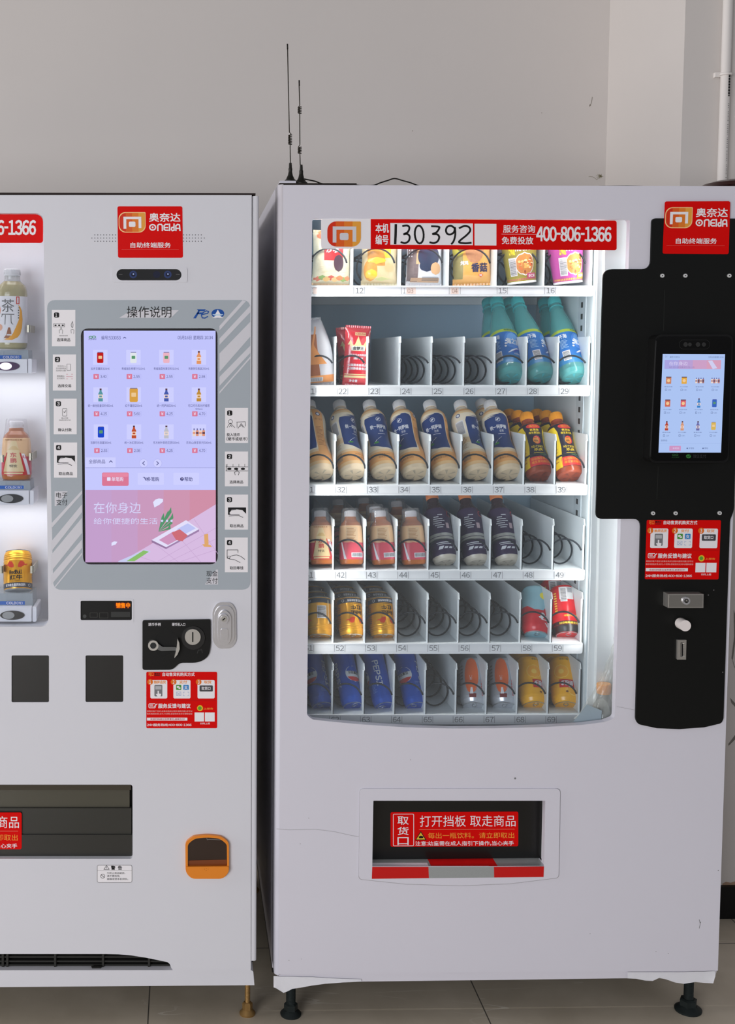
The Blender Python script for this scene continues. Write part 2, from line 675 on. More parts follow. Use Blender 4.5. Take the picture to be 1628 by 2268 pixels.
def logo(pr, x0, y0, x1, y1, outline, fg, lay=1):
    """orange leaf-cornered emblem with an arch and a square inside"""
    w, h = x1 - x0, y1 - y0
    shape = rrect(x0, y0, x1, y1, .3 * min(w, h * 1.2), 6, (1, .12, 1, 1))
    if outline:
        o = .03 * w
        pr.poly(rrect(x0 - o, y0 - o, x1 + o, y1 + o, .3 * min(w, h * 1.2), 6, (1, .12, 1, 1)), outline, lay)
    for k, g in enumerate((G1, G2, G3, G4)):
        c = clip_x(shape, x0 + w * k / 4, x0 + w * (k + 1) / 4)
        if len(c) > 2: pr.poly(c, g, lay + 1)
    X = lambda u: x0 + u * w
    Y = lambda v: y0 + v * h
    t = .11
    pr.poly([(X(.16), Y(.84)), (X(.16), Y(.2)), (X(.86), Y(.2)), (X(.86), Y(.8)), (X(.86 - t), Y(.8)), (X(.86 - t), Y(.33)), (X(.16 + t), Y(.33)), (X(.16 + t), Y(.84))], fg, lay + 2)
    pr.rect(X(.37), Y(.46), X(.63), Y(.74), fg, lay + 2, r=.05 * w)


def service_sticker(pr):
    """red sign, drawn in the pixel frame of the left machine's sticker (260,457)-(404,571)"""
    pr.rect(260, 457, 404, 571, RED, 0, r=4)
    logo(pr, 264, 471.5, 320.5, 513.5, mat((246, 200, 140), .4), PAPER, 1)
    pr.text('奥奈达', 330, 472, 399, 491, PAPER, 1, .02)
    pr.ring(337.5, 503.5, 8, 3, PAPER, 1, 7.5)
    pr.disc(337.5, 503.5, 2.2, PAPER, 1)
    lay = [1.0]

    def S(*p):
        lay[0] += .4
        pr.stroke(p, 3, PAPER, lay[0])
    S((349, 511), (349, 499), (352, 497), (357, 497), (359, 500), (359, 511))
    S((372, 497), (366, 497), (363, 500), (363, 508), (366, 510), (372, 510)); S((363, 504), (371, 504))
    S((375, 496), (375, 511))
    S((385, 496), (385, 510), (381, 511), (379, 508), (380, 504), (385, 503))
    S((389, 511), (389, 500), (393, 497), (397, 498), (398, 511)); S((389, 506), (398, 506))
    pr.text('自助终端服务', 288, 537, 377, 549, PAPER, 1, .015)
    pr.rect(268, 552.6, 395, 553.4, mat((226, 90, 84), .4), 1)


def guide_sticker(pr):
    """red instruction sticker, drawn in the frame (324,1488)-(481,1613)"""
    pr.rect(324, 1488, 481, 1613, RED, 0, r=3)
    pr.text('可口', 329, 1489.5, 340, 1497.5, ORANGE_INK, 1, .02)
    pr.text('奥奈达', 342, 1490, 355, 1495, INK, 1, .02)
    pr.rect(342, 1496, 354, 1497.2, INK, 1)
    pr.text('自动售货机购买方式', 360, 1489.5, 431, 1497.5, PAPER, 1, .02)
    for x0, x1, n, cx, cap, a, b_ in ((333, 370.5, '1', 332.5, '触屏选货', 341, 367), (384, 422, '2', 384.5, '支付', 397, 414), (437.5, 475.5, '3', 440, '取货', 452, 468)):
        pr.rect(x0, 1506, x1, 1547, PAPER, 1, r=3)
        pr.disc(cx, 1510.5, 6.3, mat((226, 112, 30), .4), 2)
        pr.text(n, cx - 1.8, 1506.5, cx + 1.8, 1514.5, PAPER, 3, .02)
        pr.text(cap, a, 1507.5, b_, 1514, ORANGE_INK, 2, .02)
    pr.rect(342, 1517, 359.5, 1542.5, mat((120, 120, 124), .4), 2, r=2)
    pr.rect(344, 1519.5, 357.5, 1527, mat((176, 176, 180), .4), 3)
    pr.poly([(349, 1543), (345, 1537), (349, 1537), (349, 1530), (352, 1530), (352, 1536), (357, 1537), (356, 1543)], PAPER, 4)
    gr, bl = mat((70, 150, 60), .4), mat((40, 130, 200), .4)
    pr.rect(390, 1517, 401.5, 1528, gr, 2, r=1.5)
    pr.disc(394.5, 1521.5, 3, PAPER, 3, 2.4); pr.disc(397.5, 1524, 2.6, PAPER, 3, 2)
    pr.rect(406, 1517, 418, 1528, bl, 2, r=1.5)
    pr.text('支', 408, 1518.5, 416, 1526.5, PAPER, 3, .01)
    lb = mat((150, 170, 210), .5)
    pr.frame(390.5, 1532, 401, 1541, .8, lb, 2); pr.stroke([(392, 1534), (399, 1540)], .8, lb, 2); pr.stroke([(399, 1534), (392, 1540)], .8, lb, 2)
    for s in (-1, 1):
        pr.stroke([(412 + s * 3, 1533), (412 + s * 6, 1533), (412 + s * 6, 1535.5)], .8, lb, 2)
        pr.stroke([(412 + s * 3, 1541), (412 + s * 6, 1541), (412 + s * 6, 1538.5)], .8, lb, 2)
    pr.rect(442, 1518, 471.5, 1531.5, mat((70, 70, 74), .4), 2, r=2)
    pr.text('取货口', 446.5, 1521, 466, 1528, PAPER, 3, .02)
    pr.rect(326, 1551.6, 479, 1552.2, mat((170, 8, 8), .4), 1)
    pr.frame(329, 1558, 345, 1568.5, 1.2, PAPER, 1, r=3)
    for y in (1560.8, 1563, 1565.2): pr.stroke([(332, y), (339, y)], .9, PAPER, 1)
    pr.stroke([(341, 1565.5), (348, 1559)], 1.6, PAPER, 2)
    pr.text('服务反馈与建议', 350.5, 1558.5, 422, 1568.5, PAPER, 1, .025)
    pk = mat((240, 170, 165), .5)
    pr.text('尊敬的客户您好,如果在购买过程中遇到问题,您可以', 325.5, 1573.3, 426, 1577, pk, 1, .01, 1)
    pr.text('联系客服反馈,支付,卡货等,感谢您的支持与理解谢谢', 325.5, 1579.3, 426, 1583, pk, 1, .01, 1)
    pr.rect(325.5, 1589.5, 415, 1596, PAPER, 1)
    pr.text('欢迎扫码提出宝贵意见,谢谢合作!', 333, 1591, 409, 1594.8, RED2, 2, .01, 1)
    pr.text('24H服务热线:400-806-1366', 325.5, 1602.5, 424, 1608.5, PAPER, 1, .02)
    pr.disc(443, 1568.5, 6.6, mat((226, 190, 40), .4), 1)
    pr.disc(442.5, 1568.5, 4, mat((90, 160, 60), .4), 2)
    pr.text('上报告', 451, 1567.5, 472, 1571.5, ORANGE_INK, 1, .02)
    pr.rect(431, 1578, 452, 1598, PAPER, 1)
    pr.rect(454, 1578, 475.5, 1598, PAPER, 1)
    pr.text('扫码上报', 443.5, 1600.5, 465, 1604.5, PAPER, 1, .01)


def delivery_sticker(pr, dx=0.0, dy=0.0, sy=1.0):
    """red pick-up sign, drawn in the frame (865,1798)-(1148,1875)"""
    pr.rect(865, 1798, 1148, 1875, RED, 0, r=4)
    pr.frame(870.5, 1802, 917, 1873.5, 1.3, PAPER, 1, r=3)
    for k, c in enumerate('取货口'):
        pr.text(c, 880.5, 1808 + 23 * k, 905, 1826 + 23 * k - (1 if k == 2 else 0), PAPER, 1, .01)
    pr.text('打开挡板 取走商品', 930, 1806, 1142, 1831, PAPER, 1, .006)
    pr.rect(928, 1836.6, 1140, 1837.4, mat((230, 150, 120), .4), 1)
    pr.poly([(932, 1840.5), (945, 1860.5), (919.5, 1860.5)], INK, 1)
    pr.poly([(932, 1843.5), (942, 1859), (922, 1859)], mat((232, 190, 60), .4), 2)
    pr.poly([(927, 1853), (932, 1850.5), (938, 1852.5), (937, 1856), (929, 1856.5)], INK, 3)
    pr.text('每出一瓶饮料。请立即取出', 948, 1844, 1139, 1857, mat((240, 160, 60), .4), 1, .004)
    pr.text('注意:幼童需在成人指引下操作,当心夹手', 920, 1863, 1138, 1873, PAPER, 1, .012)


def badge(pr, x, y, n, lay=2):
    pr.rect(x, y, x + 11.5, y + 11.5, INK, lay, r=3)
    pr.text(n, x + 3.4, y + 2.2, x + (6.6 if n == '1' else 8.4), y + 9.3, PAPER, lay + 1, .03)
# ------------------------------------------------------------------ left machine: drinks machine with a large touch screen
LM = thing('vending_machine', 'white drinks vending machine with large lavender touch screen and orange coin return', 'vending machine', 'vending machines', (P(-30, 2248, .4).x, .4, 0))
LM_INV = LM.matrix_world.inverted()


def part(mb, name, parent, label=None, bevel=0.0, kind=None):
    """a child mesh built in world coordinates"""
    o = mb.build(name, parent, label, bevel, kind)
    root = parent
    off = Vector((0, 0, 0))
    while root:
        off += Vector(root.location)
        root = root.parent
    if off.length:
        o.data.transform(Matrix.Translation(-off))
    return o


XL0, XL1 = P(-640, 1200, 0).x, P(571, 1200, 0).x
ZT, ZB = P(300, 430, .03).z, P(300, 2184, .02).z
z_split = P(300, 2147, 0).z
# body shell
b = MB()
bx = XL1 - .004
b.box(bx - .02, bx, .05, .80, ZB + .04, ZT - .002, WHITE)
b.box(XL0, XL0 + .02, .05, .80, ZB + .04, ZT - .002, WHITE)
b.box(XL0, bx, .78, .80, ZB + .04, ZT - .002, WHITE)
b.box(XL0, bx, .05, .80, ZT - .02, ZT - .002, WHITE)
b.box(XL0, bx, .05, .80, ZB + .04, ZB + .06, DARK)
part(b, 'body', LM)
# door with its openings
show = rrect(-600, 472, 96, 1388, 17)
show = [(x + (11.5 * (y - 472) / 916 if x > 0 else 0), y) for x, y in show]
deliv = rrect(-330, 1738, 293.5, 1902, 5)
win_a, win_b = rrect(25.5, 1451.5, 108.5, 1555.5, 3), rrect(189.5, 1451.5, 273, 1555, 3)
scr = [(179.5, 727.5), (480.5, 727), (485, 1250.5), (185, 1250.5)]
scr = fillet([(179, 727.5), (482, 727), (482.5, 1250.5), (184, 1250.5)], 17)
led = rrect(178.5, 1330.5, 292, 1373.5, 3)
camh = rrect(258, 596, 402, 621, 12.4)
outer = [(-640, 432), (557.5, 432), (556.5, 2150)] + fillet([(381, 2150), (376, 2131), (345, 2125.5)], [0, 6, 0])[0:8] + [(345, 2125.5), (320, 2120.5), (290, 2116), (262, 2113.6), (230, 2113), (-640, 2113)]
outer = [(-640, 432), (557.5, 432), (555.5, 2150), (384, 2150), (379, 2143), (376, 2135), (371, 2131), (345, 2125.5), (320, 2120.5), (290, 2116), (262, 2113.6), (230, 2113), (-640, 2113)]
b = MB()
b.prism(outer, 0, .05, WHITE, [show, deliv, win_a, win_b, scr, led, camh])
door = part(b, 'door', LM, bevel=.0018)
# rolled right edge of the door
b = MB()
z0, z1 = P(565, 2128, 0).z, P(565, 434, 0).z
xa, xb = P(559.5, 1200, 0).x, XL1
pts = [(xa, .0), (xb - .006, .0)] + [(xb - .006 + .006 * math.sin(math.radians(a)), .006 - .006 * math.cos(math.radians(a))) for a in (20, 45, 70, 90)] + [(xb, .05), (xa, .05)]
n = len(pts)
b.add([(x, y, z0) for x, y in pts] + [(x, y, z1) for x, y in pts], [(i, (i + 1) % n, (i + 1) % n + n, i + n) for i in range(n)] + [tuple(range(n - 1, -1, -1)), tuple(n + k for k in range(n))], WHITE)
b.box(P(557, 1200, 0).x, xa, .003, .05, z0 - .02, z1, mat((196, 196, 200), .4))
part(b, 'door_edge', LM)
b = MB(); b.box(XL0, P(566, 428, 0).x, .0, .05, P(300, 431.5, 0).z, P(300, 427.3, 0).z, mat((30, 16, 14), .6))
part(b, 'top_seal', LM, 'dark rubber seal along the top')
# plinth and grille
b = MB()
b.prism([(-640, 2149.5), (556, 2148.5), (561, 2152), (563.5, 2182), (-640, 2191)], .004, .06, WHITE)
part(b, 'plinth', LM, bevel=.002)
b = MB()
b.prism([(-640, 2108), (382, 2108), (382, 2152), (-640, 2152)], .045, .05, mat((16, 16, 16), .6))
GR = mat((46, 46, 44), .5)
for y in (2118, 2127.5, 2136, 2144):
    b.prism([(-640, y), (380, y), (380, y + 3.4), (-640, y + 3.4)], .022, .04, GR)
for x in (-200, -95, 6, 16, 122, 228, 330):
    b.prism(rrect(x - 2.4, 2110, x + 2.4, 2150, 0), .018, .042, GR)
part(b, 'air_grille', LM, 'dark slatted air grille')
b = MB(); b.prism([(202, 2141), (226, 2141), (222, 2147), (212, 2150), (205, 2147)], .012, .016, DARK); part(b, 'grille_clip', LM)

# showcase lining
xs0, xs1 = P(-610, 900, .05).x, P(112, 900, .05).x
zs0, zs1 = P(50, 1392, .05).z, P(50, 466, .05).z
LIN = mat((212, 210, 214), .55, name='showcase_lining')
b = MB()
YS_B = .15
b.box(xs0, xs1, YS_B, YS_B + .01, zs0 - .01, zs1 + .01, LIN)
b.box(xs1, xs1 + .008, .05, YS_B, zs0 - .01, zs1 + .01, LIN)
b.box(xs0 - .008, xs0, .05, YS_B, zs0 - .01, zs1 + .01, LIN)
b.box(xs0, xs1, .05, YS_B, zs0 - .01, zs0, LIN)
b.box(xs0, xs1, .05, YS_B, zs1, zs1 + .01, LIN)
part(b, 'showcase_lining', LM)
b = MB()
o_ = rrect(-606, 467, 101, 1393, 20); o_ = [(x + (11.5 * (y - 472) / 916 if x > 0 else 0), y) for x, y in o_]
b.prism(o_, .0145, .0165, clear((240, 245, 250), .015, .02))
part(b, 'showcase_glass', LM)
b = MB(); pr = Print(b, .0142)
pr.poly(rrect(-380, 474.5, 95.5, 538, 17, 5, (0, 1, .35, 0)), RED, 0)
pr.text('400-806-1366', -92, 488, 79, 520, PAPER, 1, .03)
part(b, 'phone_sticker', LM)

# display stands with selection buttons
LB = mat((236, 234, 240), .3)
ACR = clear((205, 215, 222), .38, .08)
tiers = [dict(top=775.5, rx=62, bt=795.5, bb=826.5, lx=47.5, ly=(787, 795), bc=(15, 811), lc=12.5, on=True),
         dict(top=1065, rx=66, bt=1087.5, bb=1118, lx=52.5, ly=(1075.5, 1083), bc=(24, 1104.5), lc=16, on=False),
         dict(top=1314, rx=72, bt=1345, bb=1376.5, lx=55, ly=(1331.5, 1339.5), bc=(27, 1363), lc=18.5, on=False)]
for t in tiers:
    st = bpy.data.objects.new('display_stand', None); COL.objects.link(st); st.parent = LM
    b = MB()
    b.prism([(-560, t['top']), (t['rx'], t['top']), (t['rx'] + 1, t['bt'] + 1), (-560, t['bt'] + 1)], .052, .125, ACR)
    part(b, 'riser', st, 'frosted clear riser')
    b = MB()
    b.prism(rrect(-560, t['bt'], t['rx'] - 2, t['bb'], 2), .032, .052, LB)
    b.prism(rrect(t['rx'] - .5, t['bt'] - 1, t['rx'] + 8.5, t['bb'] + .5, 3), .036, .125, LB)
    part(b, 'light_bar', st, bevel=.0012)
    for k in range(3):
        b = MB(); pr = Print(b, .0518)
        dx = -112 * k
        pr.rect(dx + t['lx'] - 66, t['ly'][0], dx + t['lx'], t['ly'][1], mat((20, 92, 180), .4), 0)
        pr.text('COLD', dx + t['lx'] - 41, t['ly'][0] + 1.5, dx + t['lx'] - 19, t['ly'][1] - 1.2, PAPER, 1, .03)
        pr.text('(冷)', dx + t['lx'] - 18, t['ly'][0] + 1.2, dx + t['lx'] - 5, t['ly'][1] - .8, PAPER, 1, .01)
        pr.stroke([(dx + t['lx'] - 39, t['top'] + 2), (dx + t['lx'] - 39, t['ly'][0] - 1.5), (dx + t['lx'] - 7, t['ly'][0] - 1.5), (dx + t['lx'] - 7, t['top'] + 2)], .8, mat((120, 130, 140), .5), 0)
        part(b, 'price_strip', st, 'blue strip lettered COLD')
    for k in range(3):
        dx = -112 * k
        on = t['on'] and k == 0
        b = MB()
        b.prism(oval(t['bc'][0] + dx, t['bc'][1], 27 if not on else 28, 10), .029, .032, mat((34, 32, 34), .35) if not on else mat((70, 30, 78), .35))
        b.prism(oval(t['lc'] + dx, t['bc'][1], 13.5, 8), .0275, .029, mat((160, 160, 160), .35) if not on else emit((255, 248, 255), 1.6))
        part(b, 'select_button', st, 'glowing selection button' if on else None)
for k, t in enumerate(tiers[:2]):
    q = P(-40, t['bb'] + 6, .09)
    area('showcase_lamp', (q.x, .085, q.z), (q.x, .12, q.z - .3), .9, .05, .78, (1, .97, .96))
q = P(-40, 476, .09)
area('showcase_lamp', (q.x, .085, q.z), (q.x, .12, q.z - .3), .9, .05, .75, (1, .97, .96))

# speaker holes around the sign, camera bar
for xa, xb in ((200, 262), (402, 460)):
    b = MB(); pr = Print(b, 0)
    for j, y in enumerate((520.3, 527.3, 534.3)):
        for i in range(39):
            x = 203.5 + 6.55 * i
            if (j != 1 and i in (0, 38)) or not xa < x < xb: continue
            pr.disc(x, y, 1.05, mat((70, 70, 74), .6))
    part(b, 'speaker_holes', LM)
b = MB(); service_sticker(Print(b, 0, lambda x, y: (x + (y - 457) * .012, y))); part(b, 'service_sticker', LM)
b = MB()
b.prism(rrect(246.5, 593, 415, 625.5, 4), -.0012, 0, WHITE, [camh])
part(b, 'camera_bezel', LM, bevel=.0006)
b = MB()
b.prism(rrect(255, 593, 405, 624, 13), .006, .02, mat((12, 12, 13), .12, coat=.5))
pr = Print(b, .006)
for x, q, c in ((295, 8.5, (44, 60, 108)), (347, 8, (24, 28, 52)), (371.5, 8.5, (44, 60, 108))):
    pr.disc(x, 608, q, mat(c, .15), 0)
    if q > 8: pr.disc(x, 608, 4.5, mat((18, 22, 44), .1), 1); pr.disc(x + .5, 607, 1.8, mat((150, 170, 220), .3), 2)
for x in (267, 394): pr.stroke([(x - 4, 608), (x + 4, 608)], .8, GREYINK, 0)
part(b, 'camera_bar', LM, 'glossy black bar with camera lenses')

# grey instruction panel
GP = mat((166, 174, 182), .45, name='grey_vinyl')
gp = fillet([(104, 664.5), (554.5, 664.5), (555, 1306), (118, 1306.5)], 19)
b = MB(); pr = Print(b, 0)
pr.poly(gp, GP, 0, [scr])
LG = mat((208, 207, 214), .45)
for r_, l_ in (((676, 691), (750, 764)), ((712, 745), (783, 824)), ((765, 781), (835, 855)), ((788.5, 793.5), (867.5, 872))):
    pr.poly([(555, r_[0]), (555, r_[1]), (486, l_[1]), (486, l_[0])], LG, 1)
pr.poly([(537, 665), (545, 667), (486, 732), (486, 722)], LG, 1)
for r_, l_ in (((1086, 1093), (1160, 1171)), ((1117, 1134), (1200, 1222)), ((1147, 1180), (1229, 1266)), ((1195, 1213), (1275, 1296)), ((1224, 1228), (1299, 1303))):
    lx = 113 if l_[0] < 1290 else 121
    pr.poly([(181.5, r_[0]), (182, r_[1]), (lx, l_[1]), (lx, l_[0])], LG, 1)
pr.poly([(264, 704), (291, 687), (396, 687), (379, 704)], LG, 1)
pr.text('操作说明', 281, 678.5, 379.5, 703.5, INK, 2, -.012, 3)
BL = mat((24, 78, 158), .4)
for a in ([(436, 685), (456, 685), (453, 689), (439, 689)], [(439, 688), (443, 688), (434, 705), (428, 705)], [(438, 692), (451, 692), (449, 696), (436, 696)]):
    pr.poly(a, BL, 1)
pr.stroke([(446, 697), (460, 694), (462, 690), (457, 688.5), (450, 692), (446, 699), (448, 704), (454, 704.5), (460, 701)], 2.2, BL, 2)
pr.disc(482.5, 694.5, 14.2, BL, 1, 10.2)
pr.poly([(482.5, 686), (489, 697), (476, 697)], PAPER, 2)
pr.poly([(470, 696), (495, 696), (490, 699), (475, 699)], mat((190, 215, 235), .4), 3)
pr.poly([(480, 698), (485, 698), (495, 704), (470, 704)], PAPER, 2)
for x0, y0, x1, y1, a, c in ((121, 1088, 150, 1121, '电子', '支付'), (453.5, 1261.5, 483, 1294.5, '现金', '支付')):
    pr.poly([(x0, y0), (x1, y0), (x0 + 4, y1), (x0, y1)] if x0 < 300 else [(x1, y0), (x1, y1), (x0, y1), (x1 - 4, y0)], LG, 1)
    pr.text(a, x0 + 3.5, y0 + 2.5, x1 - 1, y0 + 15, INK, 2, -.008)
    pr.text(c, x0 + 3.5, y0 + 18, x1 - 1, y0 + 31, INK, 2, -.008)
part(b, 'instruction_panel', LM)


def hand(pr, x, y, s, m):
    pr.stroke([(x, y), (x + 3 * s, y - 5 * s), (x + 8 * s, y - 6 * s), (x + 16 * s, y - 3 * s), (x + 25 * s, y + 2 * s)], 1.1, m)
    pr.stroke([(x, y), (x + 3 * s, y + 4 * s), (x + 12 * s, y + 4 * s), (x + 25 * s, y + 9 * s)], 1.1, m)


def pushing(pr, cx, y):
    """four selection buttons with a finger"""
    pr.stroke([(cx - 24, y + 1), (cx - 24, y + 15)], 1, INK); pr.stroke([(cx - 25, y + 6), (cx + 24, y + 6)], .9, INK); pr.stroke([(cx - 25, y + 15), (cx + 24, y + 15)], .9, INK)
    for k in range(4): pr.stroke([(cx - 22 + 13 * k, y), (cx - 22 + 13 * k, y + 6)], .8, INK)
    for k in range(3):
        pr.poly(oval(cx - 17 + 15 * k, y + 10.5, 4.6, 2.6), INK, 1)
    pr.stroke([(cx - 4, y + 24), (cx - 6, y + 18), (cx - 2, y + 17), (cx, y + 12), (cx + 2, y + 17), (cx + 5, y + 18), (cx + 3, y + 24)], 1, INK)


def taking(pr, x, y):
    pr.rect(x, y, x + 40, y + 16, INK, 1)
    pr.poly([(x + 2, y + 12), (x + 8, y + 5), (x + 18, y + 4), (x + 32, y + 6), (x + 40, y + 14), (x + 42, y + 19), (x + 30, y + 17), (x + 24, y + 15), (x + 6, y + 15)], PAPER, 2)
    pr.stroke([(x + 2, y + 13), (x + 7, y + 6), (x + 18, y + 4.5)], .9, INK, 3)
    pr.stroke([(x + 2, y + 19), (x + 14, y + 18), (x + 24, y + 18), (x + 33, y + 22)], 1, INK, 3)


cards = [(115, 686.5, 167, 767, '1', '选择商品', 126, 749, 155.5, 756), (117, 785, 168.5, 865, '2', '选择交易', 128, 851, 157.5, 858), (119, 883, 170, 962, '3', '确认付款', 128.5, 948.5, 158.5, 955.5), (119.5, 980, 171, 1058, '4', '取出商品', 130, 1045.5, 161, 1052.5),
         (498.5, 903.5, 549.5, 981, '1', None, 0, 0, 0, 0), (498, 1000, 549.5, 1077, '2', '选择商品', 508.5, 1064, 538.5, 1071), (498, 1095.5, 549.5, 1173, '3', '取出商品', 509, 1161, 539, 1168), (498, 1190.5, 549, 1267.5, '4', '取回零钱', 509, 1254.5, 539, 1261.5)]
for k, (x0, y0, x1, y1, n, cap, a, c, d, e) in enumerate(cards):
    b = MB(); pr = Print(b, -.0003)
    pr.rect(x0, y0, x1, y1, PAPER)
    badge(pr, x0 + 4.5, y0 + 5.5, n, 1)
    if cap: pr.text(cap, a, c, d, e, INK, 1, .012)
    if k == 0:
        pr.stroke([(119, 717), (119, 724), (143, 724), (143, 717)], .8, INK); pr.stroke([(119, 717), (143, 717)], .6, INK)
        for q in (123, 131, 139): pr.poly(oval(q, 720.5, 2.4, 1.6), INK, 1)
        pr.stroke([(132, 738), (131, 731), (134, 730), (135, 724), (137, 730), (139, 732), (138, 739)], .8, GREYINK)
        pr.stroke([(160, 712), (157.5, 720), (159, 725), (161.5, 725), (162, 719), (160, 712)], .8, INK)
        pr.stroke([(158, 738), (157, 731), (160, 729), (164, 731), (163, 739)], .8, GREYINK)
        pr.text('选择您所需', 131, 742, 150, 745, GREYINK, 1, 0, 1)
    if k == 1:
        for j, s in enumerate(('手机扫入', '支付选择商品', '扫码付款')): pr.text(s, 124 + (3 if j == 0 else 0), 809 + 5 * j, 146, 812.6 + 5 * j, GREYINK, 1, 0, 1)
        pr.frame(148, 806, 156.5, 821, .8, GREYINK, 1, r=1)
        for j, s in enumerate(('刷脸确认', '支付成功')): pr.text(s, 126, 831 + 5 * j, 143, 834.8 + 5 * j, GREYINK, 1, 0, 1)
        pk = mat((200, 110, 130), .5)
        pr.stroke([(147, 834), (161, 834)], .8, pk)
        for sx in (147, 161):
            for sy in (829, 839): pr.stroke([(sx, sy), (sx + (3 if sx < 150 else -3), sy)], .8, pk)
    if k == 2:
        pr.frame(138, 904.5, 148.5, 922, .9, GREYINK, 1, r=1.5); pr.stroke([(141, 912), (143, 914), (146, 909)], .9, INK)
        pr.text('确认付款', 136, 924.5, 151, 927.5, GREYINK, 1, 0, 1); pr.text('商品购买成功交易', 131, 929, 156, 932, GREYINK, 1, 0, 1)
    if k == 3: taking(pr, 126, 1009)
    if k == 4:
        pr.ring(510.5, 934, 5, .9, INK); pr.stroke([(503, 947), (507, 940), (510.5, 937), (514, 941), (520, 947)], .9, INK); pr.stroke([(508, 946), (511, 941), (514, 946)], .9, INK)
        pr.stroke([(524, 935), (543, 934), (544, 944)], .9, INK); pr.stroke([(525, 935), (525, 947)], .9, INK); pr.stroke([(527, 949), (534, 938), (541, 947)], .9, INK); pr.stroke([(531, 946), (534, 941), (538, 946)], .9, INK)
        pr.text('投入钱币', 502, 959, 531, 966.5, INK, 1, .012); pr.text('(硬币或纸币)', 501.5, 968, 548, 976, INK, 1, .01)
    if k == 5: pushing(pr, 525, 1028)
    if k == 6: taking(pr, 505, 1124)
    if k == 7:
        pr.stroke([(527, 1224), (527, 1218), (503, 1218), (503, 1236), (508, 1238)], 1.1, INK)
        pr.stroke([(508, 1238), (510, 1232), (518, 1230), (524, 1229), (533, 1232), (542, 1239)], 1, INK); pr.stroke([(508, 1238), (520, 1240), (532, 1246)], 1, INK); pr.ring(507, 1234, 3, .8, INK)
    part(b, 'instruction_card', LM)

# touch screen
ts = bpy.data.objects.new('touch_screen', None); COL.objects.link(ts); ts.parent = LM
b = MB(); b.prism(fillet([(176, 724), (485, 724), (486, 1254), (181, 1254)], 17), .006, .05, mat((18, 14, 18), .25))
part(b, 'screen_frame', ts)
b = MB(); pr = Print(b, .0055)
LAV = emit((193, 196, 252)); NAVY = emit((58, 60, 120)); PINK = emit((218, 120, 150)); CARDW = emit((206, 208, 255)); WH = emit((232, 226, 250)); GRE = emit((110, 112, 165)); VIO = emit((176, 178, 240))
pr.poly([(185.5, 732.5), (477.5, 732.5), (478, 1245.5), (189.5, 1245.5)], LAV, 0)
grn = emit((70, 140, 90))
pr.ring(201, 747, 4.6, 1.6, grn, 1, 3); pr.ring(208, 746.5, 4.6, 1.6, grn, 1, 3); pr.text('zlyhand', 196, 749, 213, 754, NAVY, 1, .01)
pr.text('编号:533053', 224.5, 743.5, 267, 752.5, NAVY, 1); pr.stroke([(273, 749), (276, 747), (279, 749)], 1.5, NAVY)
pr.text('05月16日 星期四 10:34', 393.5, 743.5, 471.5, 752, NAVY, 1)
names = [['加多宝罐装310ml', '粤福瑞生榨椰汁310ml', '粤福瑞荔枝果饮料310ml', '东鹏特饮瓶装250ml'], ['统一维他能量饮料450ml', '红牛罐装250ml', '统一阿萨姆500ml', '可口可乐阳光柠檬茶'], ['百事可乐高罐330ml', '统一冰红茶500ml', '东方树叶茉莉花茶500ml', '农夫山泉茶系列500ml']]
prices = [['3.40', '2.55', '2.55', '2.98'], ['4.25', '5.60', '4.25', '4.70'], ['2.55', '2.98', '4.25', '4.70']]
hw = [[21, 26, 28, 23], [28, 19, 21, 24], [23, 21, 29, 28]]
icols = [[(190, 30, 30), (225, 230, 235), (235, 180, 195), (225, 150, 100)], [(90, 150, 160), (215, 160, 70), (70, 90, 170), (190, 140, 60)], [(30, 70, 200), (190, 80, 50), (190, 190, 200), (225, 150, 120)]]


def icon(pr, x, y, kind, c, s=1.0, lay=3):
    e1, dk = emit(c), emit((90, 60, 70))
    if kind == 'can':
        pr.rect(x - 7 * s, y - 12 * s, x + 7 * s, y + 12 * s, e1, lay, r=2.5 * s)
        pr.rect(x - 6 * s, y - 12.4 * s, x + 6 * s, y - 11 * s, GRE, lay + 1)
        pr.rect(x - 4 * s, y - 4 * s, x + 4 * s, y + 3 * s, emit((235, 200, 150) if c[2] < 100 else (90, 150, 110)), lay + 1, r=s)
    elif kind == 'bottle':
        pr.poly([(x - 2 * s, y - 14 * s), (x + 2 * s, y - 14 * s), (x + 2.4 * s, y - 8 * s), (x + 5 * s, y - 3 * s), (x + 5 * s, y + 14 * s), (x - 5 * s, y + 14 * s), (x - 5 * s, y - 3 * s), (x - 2.4 * s, y - 8 * s)], e1, lay)
        pr.rect(x - 2.2 * s, y - 14.5 * s, x + 2.2 * s, y - 11 * s, dk, lay + 1)
        pr.rect(x - 5 * s, y - 1 * s, x + 5 * s, y + 7 * s, emit((240, 215, 200)), lay + 1)
        pr.rect(x - 3 * s, y + 1 * s, x + 3 * s, y + 5 * s, e1, lay + 2)
    elif kind == 'set':
        for k in range(4):
            q = x - 10.5 * s + 7 * s * k
            pr.rect(q - 3 * s, y - 4 * s, q + 3 * s, y + 9 * s, e1 if k % 2 else emit((235, 215, 200)), lay, r=s)
            pr.rect(q - 1.4 * s, y - 8 * s, q + 1.4 * s, y - 4 * s, GRE, lay)
            pr.rect(q - 3 * s, y, q + 3 * s, y + 4 * s, dk if k % 2 else e1, lay + 1)
    else:
        pr.rect(x - 8 * s, y - 11 * s, x + 8 * s, y + 11 * s, e1, lay, r=s)
        pr.rect(x - 8 * s, y - 11 * s, x + 8 * s, y - 8 * s, dk, lay + 1)
        pr.disc(x, y + s, 5 * s, emit((240, 200, 150)), lay + 1)


